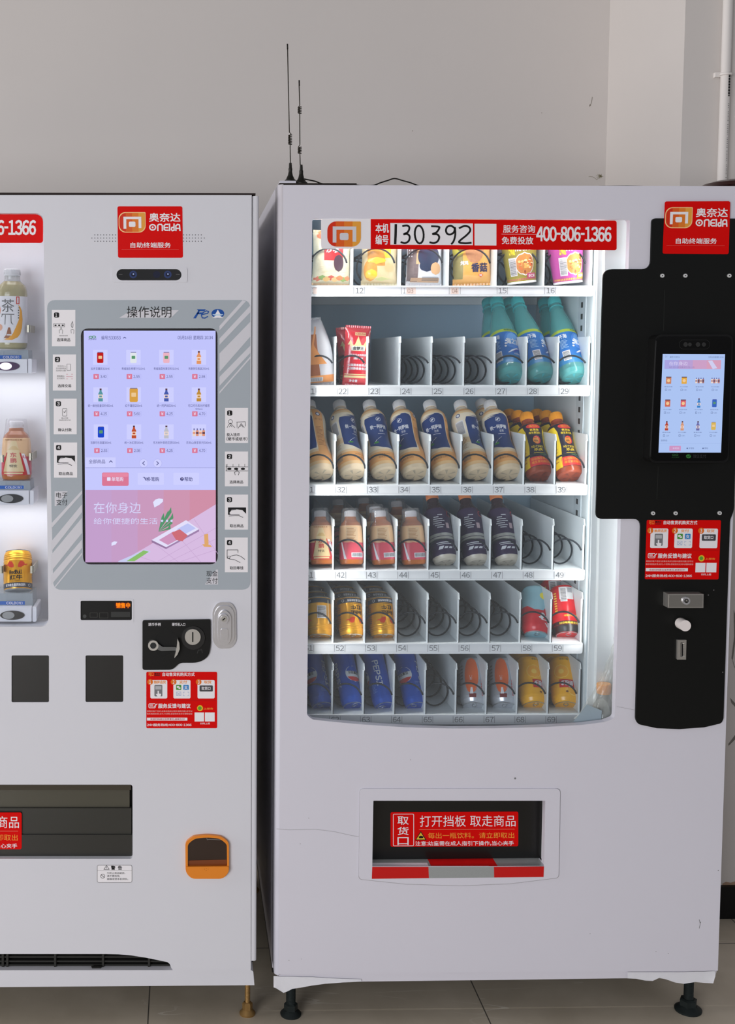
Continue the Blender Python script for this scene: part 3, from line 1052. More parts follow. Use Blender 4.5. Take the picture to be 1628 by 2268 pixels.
kinds = [['can', 'can', 'can', 'bottle'], ['bottle', 'can', 'bottle', 'bottle'], ['can', 'bottle', 'bottle', 'set']]
for r_, (iy, ny, py_) in enumerate(((792, 816.5, 834), (875, 898.5, 916.5), (957, 980.5, 998))):
    for c_, cx in enumerate((222 + r_ * .8, 295.5 + r_ * .6, 368.5, 440.5)):
        pr.rect(cx - 16, iy - 17, cx + 16, iy + 16, CARDW, 1)
        icon(pr, cx, iy, kinds[r_][c_], icols[r_][c_], 1.0 if (r_, c_) != (1, 1) else 1.3)
        pr.text(names[r_][c_], cx - hw[r_][c_], ny - 3, cx + hw[r_][c_], ny + 3, NAVY, 1, 0, 1)
        pr.rect(cx - 15, py_ - 5.5, cx - 3, py_ + 5.5, PINK, 1, r=1)
        pr.text('¥', cx - 11.5, py_ - 3.2, cx - 6.5, py_ + 3.2, WH, 2, .01)
        pr.frame(cx - 3, py_ - 5.5, cx + 17, py_ + 5.5, .6, VIO, 1, r=1)
        pr.text(prices[r_][c_], cx, py_ - 3.2, cx + 14, py_ + 3.2, NAVY, 1)
pr.text('500ml', 433, 904, 449, 908, NAVY, 1, 0, 1)
pr.rect(190, 1013, 256, 1035, CARDW, 1); pr.text('全部商品', 196.5, 1017.5, 233, 1026.5, NAVY, 2); pr.stroke([(242, 1024), (245.5, 1020.5), (249, 1024)], 1.5, NAVY, 2)
for x, s in ((318, -1), (349, 1)):
    pr.disc(x, 1026, 9.5, CARDW, 1); pr.ring(x, 1026, 9.8, .7, VIO, 2); pr.stroke([(x - s * 2, 1022), (x + s * 2, 1026), (x - s * 2, 1030)], 1.5, NAVY, 3)
pr.rect(189, 1036, 477, 1036.7, GRE, 1)
pr.rect(189, 1037, 477.5, 1084.5, emit((198, 201, 254)), 1)
pr.rect(226, 1046.5, 285, 1076, PINK, 2, r=3); pr.rect(227, 1047.5, 284, 1056, emit((230, 138, 165)), 3, r=3)
pr.rect(237, 1057, 245, 1065, WH, 4, r=1.5); pr.text('单笔购', 247, 1056.5, 273, 1066, WH, 4, .01)
pr.rect(305, 1047, 363, 1074, CARDW, 2, r=2); pr.stroke([(317, 1057), (320, 1057), (322, 1063), (326, 1063), (327, 1059), (321, 1059)], 1.4, NAVY, 3); pr.text('多笔购', 326, 1056.5, 352, 1066, NAVY, 3, .01)
pr.rect(384, 1047, 441, 1074, CARDW, 2, r=2); pr.disc(403, 1061, 4, NAVY, 3); pr.text('?', 401.6, 1058.5, 404.4, 1063.5, WH, 4, .02); pr.text('帮助', 408.5, 1056.5, 426, 1066, NAVY, 3, .01)
# advertisement at the bottom of the screen
bandc = [(196, 160, 205), (198, 158, 200), (202, 154, 190), (206, 150, 178), (208, 144, 168)]
for k, c in enumerate(bandc):
    xa, xb = 189 + 57.8 * k, 189 + 57.8 * (k + 1)
    pr.rect(xa, 1085, min(xb, 478), 1245.5, emit(c), 1)
pr.poly([(478, 1117), (478, 1245.5), (265, 1245.5), (330, 1208)], emit((216, 188, 226)), 2)
LINE = emit((196, 164, 206))
for k in range(4):
    pr.stroke([(295 + 45 * k, 1228 - 26 * k), (345 + 50 * k, 1245)], .8, LINE, 3)
for k in range(3):
    pr.stroke([(350 + 26 * k, 1243), (477, 1170 + 24 * k)], .8, LINE, 3)
WS = emit((214, 214, 250))
pr.text('在你身边', 207.5, 1112.5, 312, 1137, WS, 3, -.004, 3)
pr.text('给你便捷的生活', 207.5, 1147, 349, 1161, WS, 3, .0, 3)
for x in (359, 370, 380): pr.disc(x, 1153.5, 2.6, WS, 12)
pr.poly([(339, 1112), (345, 1106), (352, 1104), (361, 1105), (361, 1111), (353, 1118), (342, 1124)], emit((226, 228, 255)), 3)
pr.poly([(247, 1202), (253, 1199), (260, 1200), (256, 1206), (247, 1209)], emit((226, 228, 255)), 3)
gl = emit((86, 150, 110))
for k, (dx, dy) in enumerate(((28, -55), (22, -48), (32, -42), (30, -30), (26, -18), (12, -42))):
    x, y = 351, 1178
    pr.poly([(x, y), (x + dx - 5, y + dy + 9), (x + dx, y + dy), (x + dx + 1, y + dy + 12)], gl, 4 + k)
pr.poly([(336, 1196), (412, 1152), (441, 1172), (368, 1212)], emit((228, 224, 250)), 10)
pr.poly([(336, 1196), (368, 1212), (368, 1216), (336, 1201)], emit((150, 120, 160)), 10)
pr.poly([(368, 1212), (441, 1172), (441, 1177), (368, 1216)], emit((160, 130, 172)), 10)
pr.poly([(352, 1196), (384, 1177), (404, 1190), (372, 1207)], emit((206, 150, 190)), 11)
pr.poly([(392, 1172), (416, 1159), (434, 1170), (410, 1183)], emit((190, 196, 245)), 11)
pr.poly([(380, 1180), (398, 1172), (416, 1186), (404, 1199), (390, 1196)], emit((206, 110, 120)), 12)
pr.poly([(262, 1243), (322, 1217), (334, 1222), (288, 1245), (262, 1245)], emit((200, 205, 240)), 10)
pr.poly([(280, 1243), (318, 1219), (330, 1222), (298, 1243)], emit((140, 190, 110)), 11)
am = emit((222, 168, 110))
pr.poly([(452, 1184), (461, 1182), (462, 1206), (453, 1208)], am, 10); pr.poly([(448, 1205), (466, 1207), (470, 1212), (452, 1211)], am, 11)
part(b, 'screen_display', ts, 'lit lavender display with drinks menu')

# status display, coin unit, handle, blank windows
b = MB()
b.prism(rrect(174.5, 1326.5, 296, 1377.5, 3), -.0008, 0, WHITE, [led])
part(b, 'display_bezel', LM, bevel=.0005)
b = MB(); b.prism(rrect(176, 1328, 295, 1376, 2), .003, .02, mat((20, 20, 20), .35)); pr = Print(b, .003)
pr.frame(199, 1357, 216, 1367.5, .8, mat((70, 70, 66), .5)); pr.frame(220, 1357, 239.5, 1369, .8, mat((70, 70, 66), .5)); pr.rect(246, 1355, 288, 1367, mat((40, 42, 42), .3))
pr.disc(187.5, 1365, 4, mat((70, 72, 72), .4)); pr.rect(254, 1334, 289, 1348, mat((60, 8, 6), .4), 0, r=3)
pr.text('销售中', 257, 1335, 288, 1346.5, emit((255, 120, 20), 1.5), 1, .03)
part(b, 'status_display', LM, 'black display with glowing red characters')
for name, w in (('blank_window', win_a), ('blank_window', win_b)):
    b = MB(); cx = sum(p[0] for p in w) / len(w); cy = sum(p[1] for p in w) / len(w)
    b.prism([(cx + (x - cx) * 1.06, cy + (y - cy) * 1.05) for x, y in w], .0035, .01, mat((24, 23, 22), .3)); part(b, name, LM)
cu = bpy.data.objects.new('coin_unit', None); COL.objects.link(cu); cu.parent = LM
b = MB()
b.prism(fillet([(315.5, 1374), (466.5, 1372), (467, 1430), (462, 1455), (440, 1468), (398, 1468), (382, 1483.5), (315.5, 1484)], [5, 4, 14, 14, 14, 8, 8, 6]), -.005, 0, mat((22, 22, 22), .35))
pr = Print(b, -.005)
pr.text('退币手柄', 328.5, 1379.5, 356, 1386.5, PAPER, 0, .01); pr.text('硬币投入口', 381, 1379.5, 410, 1386.5, PAPER, 0, .01)
pr.poly([(330, 1425), (366, 1388), (396, 1410), (392, 1440), (356, 1458)], mat((14, 14, 14), .5), 0)
pr.stroke([(437, 1447), (439, 1440), (447, 1439), (448, 1446)], 1.2, mat((60, 60, 60), .4), 0)
part(b, 'plate', cu, bevel=.0012)
b = MB(); b.prism(oval(428, 1413, 26), -.008, -.004, mat((26, 26, 27), .3)); part(b, 'coin_slot_collar', cu, bevel=.001)
b = MB(); b.prism(oval(427, 1411, 17.5), -.0115, -.006, STEEL)
b.prism(rrect(425.5, 1400, 428.5, 1422, 1), -.0117, -.0116, DARK)
part(b, 'coin_slot', cu, bevel=.001)
b = MB()
b.prism(oval(339.5, 1430, 11.5), -.013, -.004, STEEL, [oval(339.5, 1430, 7)]); b.prism(oval(339.5, 1430, 7), -.0105, -.004, mat((60, 62, 64), .3, .8))
b.prism(fillet([(348, 1424), (360, 1433), (390, 1433), (391, 1441), (356, 1442), (346, 1437)], 3), -.012, -.008, mat((120, 122, 124), .3, 1.0))
b.prism(fillet([(393, 1415), (397, 1424), (398, 1438), (393, 1450), (386, 1458), (389, 1446), (392, 1430)], 1), -.02, -.005, STEEL)
part(b, 'return_lever', cu, 'steel coin return lever', bevel=.0008)
lh = bpy.data.objects.new('lock_handle', None); COL.objects.link(lh); lh.parent = LM
b = MB()
oct_ = lambda s: fillet([(497 + (x - 497) * s, 1385 + (y - 1385) * s) for x, y in ((470.5, 1352), (482, 1334), (512, 1334), (523, 1350), (524, 1420), (513, 1436), (484, 1437), (471, 1421))], 9)
b.prism(oct_(1), -.004, 0, CHROME)
b.prism(oct_(.84), -.008, -.003, CHROME)
part(b, 'escutcheon', lh, bevel=.0015)
b = MB()
b.prism(fillet([(483, 1362), (497, 1349), (512, 1362), (512, 1415), (505, 1428), (489, 1428), (483, 1415)], 9), -.014, -.007, CHROME, )
b.prism(fillet([(489, 1392), (505, 1392), (505, 1418), (489, 1418)], 6), -.016, -.013, CHROME)
part(b, 'folding_grip', lh, bevel=.002)
b = MB(); b.prism(oval(495.5, 1371, 11), -.019, -.012, CHROME); b.prism(oval(495.5, 1371, 6.5), -.021, -.018, STEEL)
b.prism([(492, 1373), (498, 1368), (499.5, 1370), (493.5, 1375)], -.0213, -.021, INK)
part(b, 'key_cylinder', lh, bevel=.0008)
b = MB(); guide_sticker(Print(b, 0)); part(b, 'guide_sticker', LM)

# delivery hatch
b = MB()
FL = mat((74, 72, 62), .2, name='smoked_plastic', coat=.3)  # lighter base colour stands in for a reflection on the upper panel
b.prism(rrect(-326, 1736, 290, 1750, 0), .016, .05, mat((66, 60, 50), .4))
b.prism(rrect(-326, 1748, 287, 1792, 0), .024, .03, FL)
b.prism(rrect(-326, 1790, 291, 1850, 0), .018, .03, mat((44, 44, 40), .3, coat=.2))
b.prism(rrect(-326, 1849, 292.5, 1905, 0), .014, .03, mat((40, 40, 37), .3, coat=.2))
b.prism(rrect(-332, 1734, 298, 1906, 0), .036, .05, mat((20, 20, 18), .6))
part(b, 'delivery_flap', LM, 'smoked plastic delivery flap', bevel=.001)
b = MB()
delivery_sticker(Print(b, .0135, lambda x, y: (x - 1100, y * 1.06 - 106.5)))
part(b, 'pickup_sticker', LM)
b = MB(); pr = Print(b, 0)
pr.rect(215, 1916, 292.5, 1955, PAPER, 0, r=4); pr.frame(215, 1916, 292.5, 1955, .8, GREYINK, 1, r=4)
pr.stroke([(230, 1925.5), (236, 1917), (242, 1925.5), (230, 1925.5)], .9, INK); pr.stroke([(236, 1920), (236, 1923)], 1, INK)
pr.text('警', 246, 1917.5, 255, 1926.5, INK, 1, .03); pr.text('告', 261.5, 1917.5, 270, 1926.5, INK, 1, .03)
pr.rect(216, 1928, 292, 1928.5, GREYINK, 1)
for j, (s, x1) in enumerate((('为防止商品破损,', 277), ('请不要摇晃,', 266), ('踢踹或使本机倾斜。', 284))): pr.text(s, 237, 1931.5 + 6.6 * j, x1, 1936 + 6.6 * j, INK, 1, .005, 1)
pr.ring(227.5, 1940.5, 5, 1, INK); pr.stroke([(224, 1937.5), (231, 1943.5)], 1, INK)
part(b, 'warning_sticker', LM)
cr = bpy.data.objects.new('coin_return', None); COL.objects.link(cr); cr.parent = LM
ORG = mat((226, 132, 34), .3, name='orange_plastic')
o_ = fillet([(410.5, 1866), (428, 1852.5), (459, 1849), (490, 1852.5), (507, 1866), (507.5, 1932), (494, 1946.5), (424, 1946.5), (411, 1932)], [8, 8, 14, 8, 8, 10, 10, 10, 10])
w_ = fillet([(416, 1870), (431, 1857.5), (459, 1854.5), (487, 1857.5), (502.5, 1870), (503, 1919), (416, 1919)], [6, 8, 14, 8, 6, 2, 2])
b = MB(); b.prism(o_, -.009, 0, ORG, [w_]); part(b, 'frame', cr, bevel=.0018)
b = MB(); b.prism([(459 + (x - 459) * 1.01, y) for x, y in w_], -.0035, -.0005, mat((44, 27, 20), .15, coat=.6)); b.prism([(417, 1906), (502, 1904), (502, 1918), (417, 1918)], -.0042, -.0036, mat((120, 60, 24), .3))
pr = Print(b, -.0035); pr.stroke([(458, 1856), (459, 1860), (463, 1859), (488, 1860)], 1.4, mat((110, 106, 104), .4), 0)
part(b, 'smoked_window', cr)
b = MB(); b.prism(fillet([(412, 1920), (506.5, 1919), (507, 1931), (493.5, 1945.5), (424.5, 1945.5), (412, 1931)], [1, 1, 10, 10, 10, 10]), -.012, -.008, ORG)
pr = Print(b, -.012)
for x, y in ((453, 1925), (457, 1928), (461, 1925), (457, 1924)): pr.disc(x, y, .8, mat((170, 96, 30), .4), 0)
part(b, 'lip', cr, bevel=.002)
# feet
BRASS = mat((150, 118, 72), .5, .6, noise=.25, nscale=80, name='rusty_brass')


def foot(parent, px, py, y, mt, rs=.006, rd=.0185, ztop=None, name='foot'):
    q = P(px, py, y)
    b = MB()
    T = Matrix.Translation((q.x, y, 0))
    b.lathe([(rd, 0), (rd * 1.02, .004), (rd * .8, .009), (rd * .62, .013)], mt, 24, T)
    b.lathe([(rd * .66, .012), (rd * .66, .027), (rd * .5, .03)], mt, 6, T, smooth=False)
    prof = []
    z = .028
    zt = ztop or ZB + .05
    while z < zt:
        prof += [(rs, z), (rs * 1.1, z + .0015)]
        z += .003
    prof.append((rs, zt))
    b.lathe(prof, mt, 14, T)
    return part(b, name, parent, bevel=0)


foot(LM, 548, 2248, .065, BRASS)
foot(LM, -560, 2248, .065, BRASS); foot(LM, -430, 2100, .72, BRASS); foot(LM, 560, 2060, .72, BRASS)
# ------------------------------------------------------------------ right machine: snack and drinks machine with a glass front
RM = thing('vending_machine', 'white glass-fronted snack and drinks vending machine with black payment panel', 'vending machine', 'vending machines', (P(1110, 2240, .4).x, .4, 0))
CREAM = mat((213, 211, 221), .34, noise=.02, nscale=2.5, name='machine_paint')
Z_DT = P(1000, 409.5, 0).z                  # door top
Z_DB = P(1100, 2155, 0).z                  # door bottom
X_DL = P(612, 1200, 0).x                   # door's left edge
X_DR = P(1620.5, 1200, 0).x
Z_CT = Z_DT + .003                          # cabinet top
Z_CB = P(1100, 2172, .03).z
YS, YK = .11, .56                          # fronts and backs of the trays
X_LL, X_LR = P(640, 1100, YS).x, P(1306.5, 1100, .1).x
Z_LB = P(1000, 1618, .1).z
Z_LT = P(1000, 470, .1).z

b = MB()
b.box(X_DL + .001, X_DL + .02, .078, .82, Z_CB + .012, Z_CT - .012, CREAM)
b.box(X_DR - .02, X_DR - .001, .078, .82, Z_CB + .012, Z_CT - .012, CREAM)
b.box(X_DL + .02, X_DR - .02, .80, .82, Z_CB + .012, Z_CT - .012, CREAM)
b.box(X_DL + .001, X_DR - .001, .078, .82, Z_CT - .012, Z_CT, CREAM)
b.box(X_DL + .001, X_DR - .001, .078, .82, Z_CB, Z_CB + .012, DARK)
part(b, 'cabinet', RM)
# interior lining
LINER = mat((176, 202, 222), .6, name='blue_grey_lining')
b = MB()
b.box(X_LL, X_LR, YK + .002, YK + .01, Z_LB, Z_LT, LINER)
b.box(X_LL - .008, X_LL, .10, YK, Z_LB, Z_LT, LINER)
b.box(X_LR, X_LR + .008, .10, YK, Z_LB, Z_LT, mat((196, 204, 208), .55))
b.box(X_LL, X_LR, .10, YK, Z_LT, Z_LT + .008, LINER)
b.box(X_LL, X_LR, .10, YK, Z_LB - .008, Z_LB, mat((40, 52, 70), .5))
part(b, 'inner_lining', RM)
RAIL = mat((176, 184, 190), .5)
b = MB()
yr0, yr1 = .155, .205
b.box(X_LR - .003, X_LR - .0005, yr0, yr1, Z_LB + .02, Z_LT - .02, RAIL)
z = Z_LB + .06
while z < Z_LT - .03:
    b.box(X_LR - .0036, X_LR - .0028, .174, .186, z, z + .013, DARK)
    z += .0275
part(b, 'shelf_rail', RM, 'slotted upright rail')

# door skin with window and hatch
win = fillet([(691.5, 484.5), (1395.5, 485.5), (1361.5, 1590.5), (1340, 1599), (1290, 1605.5), (1200, 1610.5), (1100, 1613), (1000, 1613.5), (900, 1611), (800, 1604.5), (730, 1598), (692, 1593.5), (680, 1584)], [7, 8, 7, 0, 0, 0, 0, 0, 0, 0, 0, 3, 5])
hatch = [(827, 1773.5), (1208, 1773.5), (1205, 1919), (824.5, 1919)]
doorp = [(627, 409.5), (1648, 412.5), (1590, 2150), (617.5, 2157.5)]
b = MB()
b.prism(doorp, 0, .02, CREAM, [win, hatch])
b.box(X_DL + .012, X_DR - .003, .02, .075, Z_DT - .02, Z_DT - .001, CREAM)
b.box(X_DR - .012, X_DR - .001, .02, .075, Z_DB, Z_DT - .001, CREAM)
b.box(X_DL + .012, X_DR - .003, .02, .075, Z_DB, Z_DB + .02, CREAM)
part(b, 'door', RM, bevel=.0015)
b = MB()
q = [(.012, 0)] + [(.012 - .012 * math.sin(math.radians(a)), .012 - .012 * math.cos(math.radians(a))) for a in range(0, 91, 10)] + [(0, .072), (.012, .072)]
q = q[1:]
n = len(q)
b.add([(X_DL + x, y, Z_DB) for x, y in q] + [(X_DL + x, y, Z_DT) for x, y in q], [(i, (i + 1) % n + 0, (i + 1) % n + n, i + n) for i in range(n)] + [tuple(range(n)), tuple(n + k for k in range(n - 1, -1, -1))], CREAM, True)
part(b, 'door_edge', RM, 'rounded left edge of the door')
b = MB()
b.box(X_DL + .003, P(790, 406, .004).x, .004, .078, Z_DT, Z_DT + .0035, mat((36, 30, 26), .6))
b.box(X_DL + .003, X_DL + .02, .072, .078, Z_DB, Z_DT, mat((86, 92, 90), .6))
part(b, 'door_gasket', RM, 'dark rubber gasket around the door')
b = MB(); z0_ = P(625, 405.5, .012).z; z1_ = P(625, 400.3, .012).z
b.box(P(617, 401, .05).x, P(652, 401, .05).x, .012, .16, Z_DT + .0035, z1_, CREAM)
part(b, 'top_flange', RM)
# white inner frame beside the trays
INF = mat((226, 228, 228), .4)
b = MB()
b.prism([(1327, 470), (1341, 470), (1318, 1625), (1299.5, 1625)], .092, .10, INF)
part(b, 'inner_post', RM)
b = MB()
b.prism([(1342, 470), (1420, 470), (1400, 1625), (1318.5, 1625)], .075, .10, INF)
part(b, 'inner_panel', RM)
b = MB()
b.box(X_DL + .02, P(682, 1100, .08).x, .078, .10, Z_LB, Z_LT, INF)
part(b, 'inner_post', RM)
b = MB()
b.prism([(684, 478), (1402, 478), (1368, 1600), (1200, 1618), (1020, 1621), (800, 1612), (674, 1596)], .0195, .0235, clear((238, 245, 250), .025, .01))
part(b, 'glass', RM)
q0 = P(662, 960, .06)
area('cabinet_lamp', (q0.x, .06, q0.z), (q0.x + .25, .22, q0.z), .03, .98, 3.1, (1, .965, .9))
q0 = P(1304, 960, .086)
area('cabinet_lamp', (q0.x, .086, q0.z), (q0.x - .22, .30, q0.z), .02, .98, 1.2, (1, .965, .9))
q0 = P(1412, 960, .045)
area('cabinet_lamp', (q0.x, .045, q0.z), (q0.x - .3, .2, q0.z), .03, 1.0, .3, (1, .965, .9))
q0 = P(1000, 470, .06)
area('cabinet_lamp', (q0.x, .06, q0.z), (q0.x, .26, q0.z - .4), .62, .04, 1.6, (1, .965, .9))

# trays with number strips, dividers and wire coils
STRIP = mat((236, 236, 238), .4, name='number_strip')
TRAY = mat((222, 227, 230), .45, name='tray_enamel')
WIRE = mat((34, 38, 44), .35, .3, name='wire_coil')
NUM = mat((112, 112, 116), .5)
PEACH = mat((236, 214, 204), .5)
rows = [
    dict(top=632.5, bot=656.5, re=1314.5, dv=[784, 890, 996, 1102, 1208, 1313.5], dt=512, R=.0425, n0=1),
    dict(top=853.5, bot=877.5, re=1307.5, dv=[746, 817, 888.5, 958.5, 1029.8, 1098.6, 1168.6, 1238.7, 1307], dt=745, R=.0325, n0=2, x2=746.5, pt=70.3),
    dict(top=1073.5, bot=1097, re=1301.5, dv=[745, 815, 884.5, 954.3, 1024, 1093.5, 1163, 1232, 1301], dt=963, R=.0325, n0=3, x2=743.5, pt=69.8),
    dict(top=1262.5, bot=1285.5, re=1295.5, dv=[741, 811.6, 881, 951, 1020.2, 1088.5, 1157.3, 1227, 1295], dt=1151.5, R=.0325, n0=4, x2=742, pt=69.4),
    dict(top=1424.5, bot=1448, re=1291, dv=[740.5, 810.5, 880.6, 949.4, 1017.5, 1086.5, 1154.3, 1223, 1290.5], dt=1315, R=.0325, n0=5, x2=740.5, pt=69.0),
    dict(top=1582.5, bot=1605, re=1287, dv=[739, 807.5, 875.3, 944.2, 1012.3, 1079.5, 1148, 1216, 1286], dt=1471, R=.0325, n0=6, x2=730, pt=68.4),
]


def coil(mb, cx, cz, R, y0, y1, pitch, phi0, r=.0021):
    pts = []
    tot = (y1 - y0) / pitch * 360
    a = 0.0
    while a <= tot:
        t = math.radians(phi0 + a)
        pts.append((cx + R * math.cos(t), y0 + pitch * a / 360, cz + R * math.sin(t)))
        a += 12
    mb.tube(pts, r, WIRE, 6)


for r_, R_ in enumerate(rows):
    tr = bpy.data.objects.new('tray', None); COL.objects.link(tr); tr.parent = RM
    zt, zb = P(1000, R_['top'], YS).z, P(1000, R_['bot'], YS).z
    R_['z'] = zt
    xr = P(R_['re'], R_['top'], YS).x
    b = MB()
    b.box(X_LL + .003, min(xr, X_LR - .004), YS + .004, YK - .004, zt - .006, zt, TRAY)
    b.box(X_LL + .003, min(xr, X_LR - .004), YK - .02, YK - .004, zb, zt, TRAY)
    part(b, 'tray_floor', tr)
    b = MB()
    b.prism(fillet([(655, R_['top']), (R_['re'], R_['top'] + .5), (R_['re'] - 1, R_['bot'] - .5), (655, R_['bot'] + .5)], [0, 1, 5, 0]), YS, YS + .004, STRIP)
    b.prism([(655, R_['top'] + .3), (R_['re'] - 2, R_['top'] + .6), (R_['re'] - 2, R_['top'] + 2.6), (655, R_['top'] + 2.3)], YS - .002, YS, STRIP)
    pr = Print(b, YS)
    ln = mat((200, 200, 204), .5)
    pr.rect(655, R_['bot'] - 4.2, R_['re'] - 6, R_['bot'] - 3.6, ln)
    yn0 = R_['top'] + (5.0 if r_ != 1 else 7)
    yn1 = yn0 + 12.2

    def num(s, x, w=18):
        pr.text(s, x, yn0, x + w, yn1, NUM, 1, -.006)

    def tick(x):
        pr.rect(x - .5, yn0 - 1.2, x + .5, yn1 + 1.6, mat((150, 150, 154), .5), 1)
    if r_ == 0:
        pr.rect(693, yn0 - 1, 702, yn1 + 1, PEACH); num('1', 691.5, 3)
        tick(783); num('12', 787); tick(807)
        tick(889); num('1', 893.5, 4); pr.rect(900, yn0 - 1, 921, yn1 + 1.5, PEACH); pr.text('03', 902.5, yn0 + 1.5, 915.5, yn1 - .5, mat((150, 120, 105), .5), 1)
        tick(995); pr.rect(998, yn0 - 1, 1016, yn1 + 1.5, PEACH); pr.text('04', 1001, yn0 + 1.5, 1013.5, yn1 - .5, mat((150, 120, 105), .5), 1); tick(1019.5)
        tick(1101); num('15', 1104); tick(1124)
        tick(1206.5); num('16', 1210.5); tick(1230)
    else:
        for c_ in range(1, 10):
            x = R_['x2'] + (c_ - 2) * R_['pt']
            if r_ == 5 and c_ == 1: continue
            if x > 655: tick(x)
            num('%d%d' % (R_['n0'], c_), x + 3.2)
            tick(x + 23.5)
    part(b, 'number_strip', tr)
    zd = P(1000, R_['dt'], YS).z
    ch = .012 if r_ else 0
    for k, x in enumerate(R_['dv']):
        q = P(x, R_['top'], YS).x - .0008
        b = MB()
        sec = [(YS + .003, zt), (YS + .003, zd - ch * 1.2), (YS + .003 + ch * .5, zd), (YK - .006, zd), (YK - .006, zt)]
        m_ = len(sec)
        b.add([(q - .0008, y, z) for y, z in sec] + [(q + .0008, y, z) for y, z in sec],
              [tuple(range(m_)), tuple(m_ + i for i in range(m_ - 1, -1, -1))] + [(i, i + m_, (i + 1) % m_ + m_, (i + 1) % m_) for i in range(m_)], TRAY)
        # folded front lip
        b.box(q - .0045, q + .0008, YS + .003, YS + .0045, zt, zd - ch * 1.2, TRAY)
        part(b, 'divider', tr)
    edges = [R_['dv'][0] - (R_['dv'][1] - R_['dv'][0])] + R_['dv']
    R_['cx'] = [(edges[i] + edges[i + 1]) / 2 for i in range(len(edges) - 1)]
    for k in range(len(edges) - 1):
        if r_ == 1 and k == 2: continue
        cx = P((edges[k] + edges[k + 1]) / 2 - 1, R_['top'], YS).x
        b = MB()
        phi0 = [8, 28, 2, 14, 16, 16][r_]
        coil(b, cx, zt + R_['R'] + .0035, R_['R'] * (1 if r_ else .96), YS + .01, YK - .04, .075 if r_ else .09, phi0)
        part(b, 'wire_coil', tr)

# number banner on the glass
b = MB(); pr = Print(b, -.0003, lambda x, y: (x, y + (x - 711) * .006))
bl = rrect(711, 484.5, 1366, 550.5, 5)
pr.poly(clip_x(bl, 711, 821), PAPER); pr.poly(clip_x(bl, 821, 1366), RED)
logo(pr, 725, 490, 799.5, 546, None, mat((206, 204, 210), .4), 1)
pr.text('本机', 832, 494.5, 861, 514.5, PAPER, 1, .02); pr.text('编号', 832, 519.5, 860, 540.5, PAPER, 1, .02)
pr.rect(864.5, 493, 1047.5, 541, PAPER, 1)
MK = mat((22, 20, 20), .5)
off = lambda pts: [(660 + x / 4.07, 439 + y / 4.07) for x, y in pts]
for pts in ([(882, 236), (880, 320), (876, 405)], [(945, 246), (985, 242), (1004, 262), (990, 300), (955, 320), (985, 318), (1006, 340), (998, 380), (965, 400), (930, 392)],
            [(1205, 247), (1262, 250), (1274, 262), (1250, 300), (1216, 317), (1255, 320), (1273, 345), (1258, 382), (1225, 398), (1190, 392)],
            [(1412, 262), (1380, 242), (1346, 252), (1334, 285), (1348, 315), (1380, 318), (1408, 295), (1414, 258), (1418, 320), (1405, 375), (1385, 405)],
            [(1455, 262), (1500, 243), (1540, 252), (1552, 285), (1520, 325), (1452, 385), (1500, 398), (1560, 394)]):
    pr.stroke(off(pts), 4.2 if pts[0][0] != 882 else 5.5, MK, 2, False, True)
pr.stroke(off([(1093 + 40 * math.cos(a) + 4 * math.sin(a), 322 + 80 * math.sin(a)) for a in [k * math.pi / 10 for k in range(20)]]), 4.2, MK, 2, True)
pr.rect(1051, 493.5, 1099.5, 541.5, PAPER, 1)
pr.text('服务咨询', 1114.5, 496, 1185, 513, PAPER, 1, .015); pr.rect(1111, 515.6, 1188, 516.4, PAPER, 1); pr.text('免费投放', 1111.5, 522, 1181, 538.5, PAPER, 1, .015)
pr.text('400-806-1366', 1188.5, 499, 1353.5, 531, PAPER, 1, .03)
part(b, 'number_banner', RM)

# delivery hatch
b = MB()
fr = fillet([(797, 1747), (1241, 1747), (1237.5, 1944), (1130, 1957), (1020, 1961.5), (900, 1958), (795, 1947)], [10, 10, 8, 0, 0, 0, 8])
b.prism(fr, -.0028, 0, CREAM, [hatch])
part(b, 'hatch_frame', RM, bevel=.0012)
b = MB(); pr = Print(b, 0); EDGE_SHADE = mat((150, 148, 152), .6)  # grey outline painted as the shadow line round the raised hatch frame
pr.poly([(1019 + (x - 1019) * 1.004, 1854 + (y - 1854) * 1.008) for x, y in fr], EDGE_SHADE, 0, [[(1019 + (x - 1019) * .995, 1854 + (y - 1854) * .992) for x, y in fr]])
part(b, 'hatch_shadow_line', RM)
b = MB()
b.prism([(815, 1760), (1222, 1760), (1222, 1935), (815, 1935)], .042, .048, mat((12, 12, 12), .3))
part(b, 'hatch_flap', RM, 'black pick-up flap')
b = MB()
zs = P(1015, 1919, 0).z
b.box(P(822, 1919, 0).x, P(1207, 1919, 0).x, .0202, .05, zs - .02, zs, CREAM)
q = [P(x, 1774, .02).x for x in (1208,)][0]
b.box(q, q + .004, .0202, .05, zs, P(1200, 1772, 0).z, WHITE2)
b.box(P(825, 1800, 0).x - .004, P(825, 1800, 0).x - .0005, .0202, .05, zs, P(1200, 1772, 0).z, WHITE2)
part(b, 'hatch_lining', RM)
SIL = mat((176, 182, 184), .3, .5, noise=.15, nscale=900, name='reflective_tape')
TRED = mat((196, 6, 6), .3)
b = MB(); pr = Print(b, -.0028)
pr.poly([(824.5, 1920), (949, 1920), (950, 1945), (823.5, 1946.5)], TRED); pr.poly([(949, 1920), (1094, 1920), (1094.5, 1943.5), (950, 1945)], SIL); pr.poly([(1094, 1920), (1205, 1919), (1204, 1942.5), (1094.5, 1943.5)], TRED)
xq = [P(x, 1919, 0).x for x in (827, 955, 1102, 1204)]
for i, m_ in enumerate((SIL, TRED, SIL)):
    b.box(xq[i], xq[i + 1], -.001, .0415, zs, zs + .0006, m_)
part(b, 'reflective_tape', RM, 'red and silver reflective tape')
